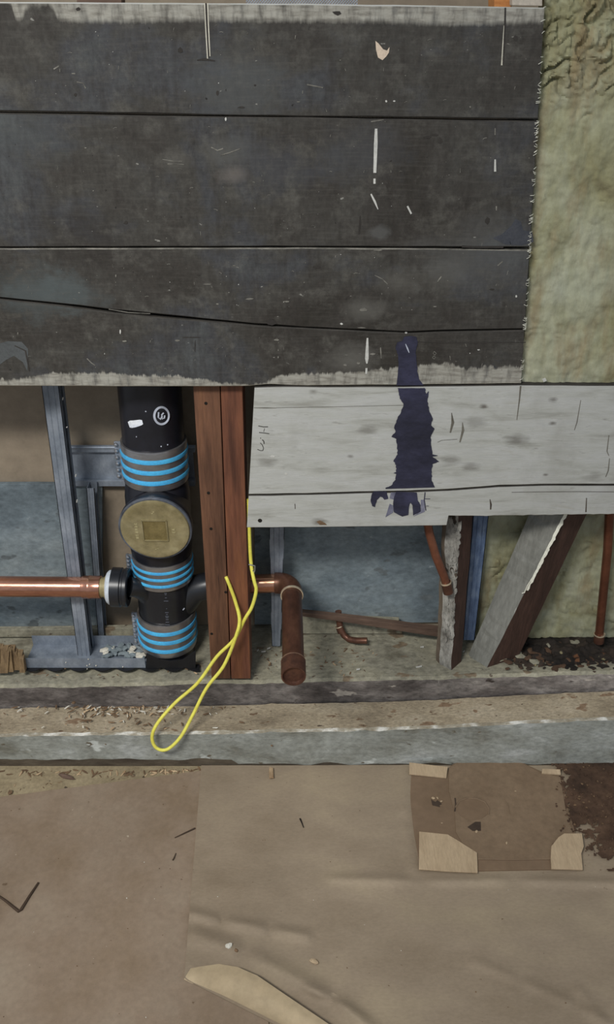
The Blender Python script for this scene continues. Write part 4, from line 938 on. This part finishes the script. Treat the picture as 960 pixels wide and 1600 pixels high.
blob(b, ragged(T([(120, 1236), (104, 1252), (93, 1300), (104, 1345), (126, 1354), (140, 1300), (165, 1275), (182, 1280), (196, 1298), (226, 1290), (214, 1238)]), .4), 0, .0010)
rb(b, T([(502, 1244), (496, 1300), (508, 1380)]), 1.6); rb(b, T([(500, 1293), (540, 1293)]), .9); rb(b, T([(510, 1347), (530, 1347)]), .8)
b.build('bitumen_smear', M['tar'], kB)['label'] = 'blue black bitumen smear'
b = MB()
blob(b, T([(236, 1330), (268, 1345), (262, 1395), (205, 1430)]), 0, .0006); blob(b, T([(470, 1300), (498, 1300), (500, 1390), (415, 1425), (470, 1385)]), 0, .0004); blob(b, T([(235, 1290), (245, 1245), (290, 1245), (270, 1300)]), 0, .0003)
b.build('thin_smear', M['tarthin'], kB)

# ================================================================== ABOVE THE BOARDS, AND MESH BEHIND THEIR ENDS
def wires(name, label, x0, x1, y0, y1, Y, step=.004):
    a = P(x0, y1, Y); c = P(x1, y0, Y); w, h_ = c.x - a.x, c.z - a.z; b = MB(); n = int((w + h_) / step)
    for i in range(n):
        s_ = i * step
        for sg in (1, -1):
            u0 = max(0, s_ - h_); v0 = s_ - u0; v1 = max(0, s_ - w); u1 = s_ - v1
            if abs(u1 - u0) < 1e-4: continue
            f = (lambda u, v: Vector((a.x + u, Y, a.z + v))) if sg > 0 else (lambda u, v: Vector((c.x - u, Y + .0004, a.z + v)))
            b.tube([f(u0, v0), f(u1, v1)], .0006, 3, cap=False, smooth=False)
    return tag(tag(b.build(name, M['galv'], weld=False), kind='stuff'), label, 'wire mesh')
wires('wire_mesh', 'fine wire mesh showing through the joints at the right board ends', 770, 846, 176, 398, .0855)
wires('wire_mesh', 'fine wire mesh showing above the top dark board', 385, 560, -30, 14, .0855)
tag(slab('orange_timber_block', M['orange'], [(773, -60), (800, -60), (800, 14), (773, 14)], .0865, .05), 'orange sawn timber end standing above the top board at right', 'timber')
tag(slab('pale_lath_strip', M['lath'], [(801, -40), (848, -40), (848, 9.5), (801, 8.5)], .062, .02), 'pale wood strip on top of the dark boards, at the wool edge', 'lath')
tag(slab('lath_strip', M['stick'], [(120, -50), (190, -50), (190, 8), (120, 8)], .087, .03), 'grey brown upright strip just above the top board, left', 'lath')

# ================================================================== YELLOW CABLE
def smooth(pts, n=8):
    out = []
    for i in range(len(pts) - 1):
        p0, p1, p2, p3 = pts[max(i - 1, 0)], pts[i], pts[i + 1], pts[min(i + 2, len(pts) - 1)]
        for k in range(n):
            t = k / n; out.append(0.5 * ((2 * p1) + (p2 - p0) * t + (2 * p0 - 5 * p1 + 4 * p2 - p3) * t * t + (3 * p1 - p0 - 3 * p2 + p3) * t ** 3))
    return out + [pts[-1]]
cpts = [(388.5, 780, .094), (389.5, 820, .094), (391, 860, .093), (393.5, 888, .084), (397.5, 908, .074), (400.5, 923, .068), (394, 948, .066), (383, 967, .064), (366, 999, .058), (339, 1026, .048), (309, 1067, .034), (274, 1098, .016), (247, 1129, -.008), (237.8, 1151, -.020), (244, 1168, -.026), (261, 1171, -.026), (282, 1152, -.018), (301, 1118, .002), (323, 1075, .026), (350, 1040, .040), (369, 994, .048), (374.5, 968, .060), (368, 940, .075), (361, 920, .080), (355, 905, .084), (352, 899, .095)]
tag(MB().tube(smooth([P(*p) for p in cpts]), .0037, 12).build('yellow_cable', M['cable']), 'yellow electric cable hanging in a long loop from the red studs', 'cable')

# ================================================================== FLOOR COVERINGS
def sheet(x0f, x1f, y0, y1, zf, nu, nv):
    return lambda u, v: (lambda py: (lambda px: G(px, py, zf(px, py)))(lerp(x0f(py), x1f(py), u)))(lerp(y0, y1, v))
hb = [(-400, 1298), (0, 1245), (315, 1204), (420, 1190)]
b = MB()
def hbf(u, v):
    px = lerp(-400, 420, u); y0 = pl(hb, px); py = lerp(y0, 1750, v)
    q = G(px, py, .0032 + .0008 * nz(px * .01, py * .01, 2)); q.y = min(q.y, -.0012); return q
b.grid(hbf, 40, 40); b.add([hbf(i / 40, 0) for i in range(41)] + [hbf(i / 40, 0) - Vector((0, 0, .0031)) for i in range(41)], [[i, i + 1, 42 + i, 41 + i] for i in range(40)])
hbo = tag(b.build('hardboard_sheet', M['hardboard']), 'brown hardboard sheet covering the floor at lower left', 'floor covering')
# kraft paper with creases and a curled corner
def ridge(px, py, pts, w, h_):
    for (xa, ya), (xb, yb) in zip(pts, pts[1:]):
        dx, dy = xb - xa, yb - ya; t = ((px - xa) * dx + (py - ya) * dy) / (dx * dx + dy * dy)
        if 0 <= t <= 1:
            d = ((px - xa) * dy - (py - ya) * dx) / math.hypot(dx, dy); return 1.7 * h_ * math.exp(-(d / w) ** 2) * min(1, 5 * t, 5 * (1 - t) + .2)
    return 0
CRE = [([(286, 1424), (345, 1439), (420, 1452), (490, 1464)], 9, .0048), ([(286, 1454), (380, 1488), (520, 1558), (610, 1640)], 14, .006), ([(500, 1372), (660, 1377), (800, 1375), (1000, 1381)], 7, .0036), ([(730, 1498), (810, 1530), (900, 1570), (960, 1605)], 9, .0022),
       ([(640, 1190), (632, 1280), (650, 1372)], 9, .003), ([(300, 1380), (450, 1392), (640, 1372)], 18, .002), ([(900, 1540), (925, 1570), (945, 1600)], 8, .002), ([(470, 1540), (520, 1560), (580, 1600)], 8, .003), ([(600, 1440), (760, 1460), (900, 1440)], 26, .002)]
def pz(px, py):
    z = .0058 + .0012 * nz(px * .006, py * .009, 4) + .0005 * nz(px * .03, py * .03, 9)
    for c_ in CRE: z += ridge(px, py, *c_)
    return z
FA = (288, 1529); FB = (452, 1612)          # fold line of the curl
def lx(py):
    if py < 1440: return lerp(315, 295, (py - 1193) / 247.0)
    if py < 1529: return lerp(295, 288, (py - 1440) / 89.0)
    return lerp(288, 452, (py - 1529) / 83.0)
b = MB(); NU, NV = 150, 130
def pf(u, v):
    py = lerp(1191 + 0, 1700, v); xl_ = lx(py); px = lerp(xl_, 1250, u)
    q = G(px, py, pz(px, py)); q.y = min(q.y, -.0012); return q
b.grid(pf, NU, NV)
ed = [pf(0, j / NV) for j in range(NV + 1)]; b.add(ed + [p - Vector((0, 0, .0024)) for p in ed], [[j, j + 1, NV + 2 + j, NV + 1 + j] for j in range(NV)])
pr = thing('kraft_paper_sheet', 'creased brown paper sheet across the floor with one curled corner', 'floor covering', G(640, 1450, .004))
b.build('paper', M['paper'], pr)
# curled flap: from the fold line up and over to its free edge
b = MB()
FE = [(298, 1513), (318, 1509.5), (342, 1506), (372, 1511), (402, 1524), (440, 1550), (480, 1577), (520, 1604), (560, 1632), (600, 1660)]
FO = [(287.5, 1530), (300, 1536), (320, 1544), (342, 1553), (370, 1566), (404, 1583), (440, 1601), (478, 1622), (520, 1645), (560, 1668)]
nn = 27
def at(poly, t):
    k = t * (len(poly) - 1); i = min(int(k), len(poly) - 2); return (lerp(poly[i][0], poly[i + 1][0], k - i), lerp(poly[i][1], poly[i + 1][1], k - i))
def flap(u, v):
    o = at(FO, u); e = at(FE, u); hgt = .022 * min(1, .12 + u * 2.2)
    px, py = lerp(o[0], e[0], v), lerp(o[1], e[1], v)
    z = .0050 + hgt * (math.sin(min(1, v * 1.25) * math.pi / 2) ** .8)
    return G(px, py, z)
b.grid(flap, nn, 10)
b.grid(lambda u, v: flap(u, v) - Vector((0, 0, .0009)), nn, 10)
q = b.build('curled_corner', M['paperback'], pr); q['label'] = 'curled corner showing the paler underside'
# flattened cardboard box
cb = thing('flattened_cardboard_box', 'flattened brown cardboard box with paler torn flaps on the paper sheet', 'cardboard', G(770, 1270, .01))
ZC = .0095
def slabz(name, mat, pts, z0, th, bevel=.0006):
    return MB().poly([G(x, y, z0) for x, y in pts], (0, 0, -th)).build(name, mat, cb, bevel=bevel)
slabz('main_panel', M['card'], [(639, 1210), (697, 1214), (703, 1198), (716, 1188), (812, 1187), (822, 1194), (846, 1205), (880, 1212), (888, 1260), (900, 1302), (910, 1330), (906, 1357), (750, 1360), (657, 1352), (648, 1304), (642, 1250)], ZC, .004)
slabz('torn_layer', M['cardtorn'], [(702, 1200), (717, 1189.5), (811, 1188.5), (822, 1196), (845, 1207), (876, 1214), (884, 1262), (897, 1306), (864, 1318), (862, 1342), (746, 1343), (744, 1332), (722, 1316), (713, 1300), (711, 1270), (702, 1236)], ZC + .0016, .0016, .0004)
def flapz(name, pts, z0, lift, mat):
    """folded back flap whose free side lifts off the panel"""
    cy = [p[1] for p in pts]; lo, hi = min(cy), max(cy); b = MB()
    v3 = [G(x, y, z0 + lift * (hi - y) / (hi - lo)) for x, y in pts]
    b.poly(v3, (0, 0, -.0035)); return b.build(name, mat, cb, bevel=.0006)
flapz('lower_left_flap', [(655.5, 1299), (700, 1303.5), (716, 1313), (746, 1332), (747, 1363), (700, 1361), (655, 1357.5)], ZC + .005, .004, M['cardlight'])['label'] = 'pale folded flap'
flapz('lower_right_flap', [(862, 1322), (873, 1308), (882, 1302), (910, 1302), (913, 1322), (909, 1333), (911.5, 1358.5), (862, 1357), (861, 1340)], ZC + .005, .004, M['cardlight'])['label'] = 'pale folded flap'
flapz('upper_left_flap', [(640, 1191), (690, 1197), (700, 1198), (698, 1215), (640, 1209)], ZC + .004, .010, M['cardlight'])
flapz('upper_right_flap', [(848, 1201), (876, 1202), (877, 1210), (847, 1208)], ZC + .004, .008, M['cardlight'])
b = MB(); b.poly([G(x, y, ZC + .0024) for x, y in [(731, 1292), (743, 1284), (751.5, 1284), (752, 1298), (739, 1298)]], (0, 0, -.0006)); b.build('torn_hole', M['hole'], cb)
b = MB(); b.poly([G(x, y, ZC + .0008) for x, y in [(674, 1249), (681, 1253), (684, 1250), (691, 1256), (687, 1258), (688, 1261), (680, 1259), (676, 1258)]], (0, 0, -.0006)); b.build('torn_hole', M['hole'], cb)
b = MB()
for x, y, r in [(677, 1247, .004), (684, 1247, .003), (690, 1252, .003), (691, 1286, .002), (806, 1236, .002), (792, 1317, .003), (745, 1299, .004)]: b.chunk(G(x, y, ZC + .0025), r, (1.2, .7, .4))
tag(b.build('paper_shreds', M['cardlight'], cb), kind='stuff')
b = MB(); b.poly([G(740 + 25 * math.cos(a * math.pi / 12), 1264 + 17 * math.sin(a * math.pi / 12), ZC + .0022) for a in range(24)], (0, 0, -.0006))
b.build('pressed_circle', M['card'], cb)
for c_, r_ in (([(712, 1262), (718, 1252), (730, 1247), (745, 1248), (758, 1253), (765, 1264), (764, 1273)], .0018), ([(788, 1250), (793, 1256), (797, 1272)], .0012), ([(747, 1342), (800, 1343), (862, 1342)], .0014)):
    MB().tube([G(x, y, ZC + .0017) for x, y in c_], r_, 6).build('raised_crease', M['cardtorn'], cb)
b = MB(); b.ribbon([G(x, y, ZC + .0016) for x, y in [(711.5, 1247), (712.5, 1258), (711, 1268)]], .003, (0, 0, 1), .0006); b.build('tear', M['hole'], cb)
# rust dust
b = MB()
def inside(px, py):
    e = (px - 878) / 60.0 + (1 if py < 1300 else 0) * .2 - max(0, (py - 1255) / 90.0)
    return e + .80 * nz(px * .035, py * .05, 5) + .45 * nz(px * .11, py * .14, 9) + .22 * nz(px * .4, py * .5, 2) - .15
st_ = 1.7
for j in range(104):
    for i in range(210):
        px = 862 + i * st_; py = 1186 + j * st_
        if py > 1360: continue
        if inside(px, py) > 0:
            zz = lambda x, y: .0102 + .0025 * nz(x * .06, y * .08, 3) + .0015 * nz(x * .2, y * .2, 1)
            c = [G(x, y, zz(x, y)) for x, y in [(px, py), (px + st_, py), (px + st_, py + st_), (px, py + st_)]]
            b.add(c, [[3, 2, 1, 0]], 0, True)
for i in range(420):
    px = random.uniform(866, 1010); py = random.uniform(1190, 1330)
    if inside(px, py) > -.12: b.chunk(G(px, py, .0112), random.uniform(.0008, .0028), (1.3, 1, .6), random.choice([0, 0, 0, 1]))
tag(b.build('rust_dust', [M['rust'], M['chipd']]), 'red brown rust dust spilled on the floor right of the cardboard box', 'dust', kind='stuff')

# ------------------------------------------------------------------ small litter on the floor
def twig(name, label, pts, r, z=.006, mat=M['twig'], cat='twig'):
    b = MB(); b.tube([G(x, y, z) for x, y in pts], r, 6); return tag(b.build(name, mat), label, cat)
twig('bent_twig', 'dark bent V-shaped strip on the hardboard at the left edge', [(-8, 1396), (8, 1407), (29, 1424), (33, 1421), (46, 1400), (60, 1379)], [.0016, .0021, .0027, .0027, .0023, .0018], .0066)
twig('twig', 'short dark twig pointing at the paper sheet on the hardboard', [(273, 1309), (290, 1301), (305, 1294)], [.0008, .0014, .0016], .0056)
twig('twig', 'tiny dark splinter below the short twig on the hardboard', [(270, 1344), (272, 1341), (275, 1333)], [.0013, .0013, .0007], .0056)
twig('nail', 'small dark nail lying on the middle of the paper sheet', [(469, 1279), (472, 1286), (474.5, 1293)], [.0016, .0011, .0008], .0082, M['nail'], 'nail')
def litter(name, label, x, y, r, mat, z, sq=(1, .8, .5), cat='debris'):
    b = MB(); b.chunk(G(x, y, z), r, sq, sub=2); return tag(b.build(name, mat), label, cat)
b = MB(); q = [G(x, y, .010) for x, y in [(420.5, 1201), (427, 1200.5), (428.5, 1216), (421, 1217)]]
b.hexa(q, [q[0] + Vector((.002, 0, .006)), q[1] + Vector((0, 0, .002)), q[2] + Vector((-.001, 0, .003)), q[3] + Vector((0, 0, .007))])
tag(b.build('wood_chip', M['chip'], bevel=.0006), 'small pale wood chip on the paper near the timber kerb', 'debris')
litter('plaster_crumb', 'whitish crumb of plaster next to the curled paper corner', 358, 1478, .0065, M['flake'], .016)
litter('dark_crumb', 'dark crumb beside the whitish plaster crumb near the curl', 369, 1485, .004, M['chipd'], .013)
litter('paint_flake', 'pale flake lying on the paper right of the plaster crumb', 492, 1502, .0055, M['cardlight'], .0095, (1.5, .8, .4))
litter('dirt_lump', 'dark lump on the pale floor strip at the far left', 16, 1238, .006, M['chipd'], .004)
litter('rotten_splinter', 'dark flat splinter lying on the pale floor under the kerb, left', 104, 1213, .014, M['stick'], .005, (1.4, .35, .3))
b = MB()
for i in range(110):
    px = random.uniform(-20, 312); y1 = pl(hb, px); py = random.uniform(1203, y1 - 3)
    if random.random() < .6: py = random.uniform(1203, 1211)
    b.chunk(G(px, py, .0012), random.uniform(.0008, .0042) if py < 1212 else random.uniform(.0006, .002), (2.8, .6, .35), random.choice([0, 0, 0, 1]))
tag(tag(b.build('floor_grit', [M['chipd'], M['chip']]), kind='stuff'), 'dark grit and splinters on the pale floor strip along the kerb', 'debris')
for par, xa, xb in ((hbo, 0, 275), (pr, 330, 940)):
    b = MB()
    for i in range(30):
        px = random.uniform(xa, xb); py = random.uniform(1250, 1590)
        if par is pr and px < 520 and py > 1490: continue
        b.chunk(G(px, py, .0038 if par is hbo else pz(px, py) + .0004), random.uniform(.0005, .0013), (1, 1, .6), random.choice([0, 1, 1]))
    tag(b.build('floor_specks', [M['flake'], M['chipd']], par), kind='stuff')
GROUPS = {'metal_stud': 'steel studs in the open cavity', 'timber_stud': 'doubled red brown timber studs', 'cement_board_panel': 'cement boards at the back of the cavity',
          'thin_copper_pipe': 'thin copper pipes in the cavity', 'mineral_wool_batt': 'mineral wool behind the boards', 'wire_mesh': 'wire mesh behind the boards', 'twig': 'dark twigs on the floor'}
for o in bpy.data.objects:
    k = o.name.split('.')[0]
    if 'category' in o and k in GROUPS: o['group'] = GROUPS[k]
    if '_b' in o: del o['_b']
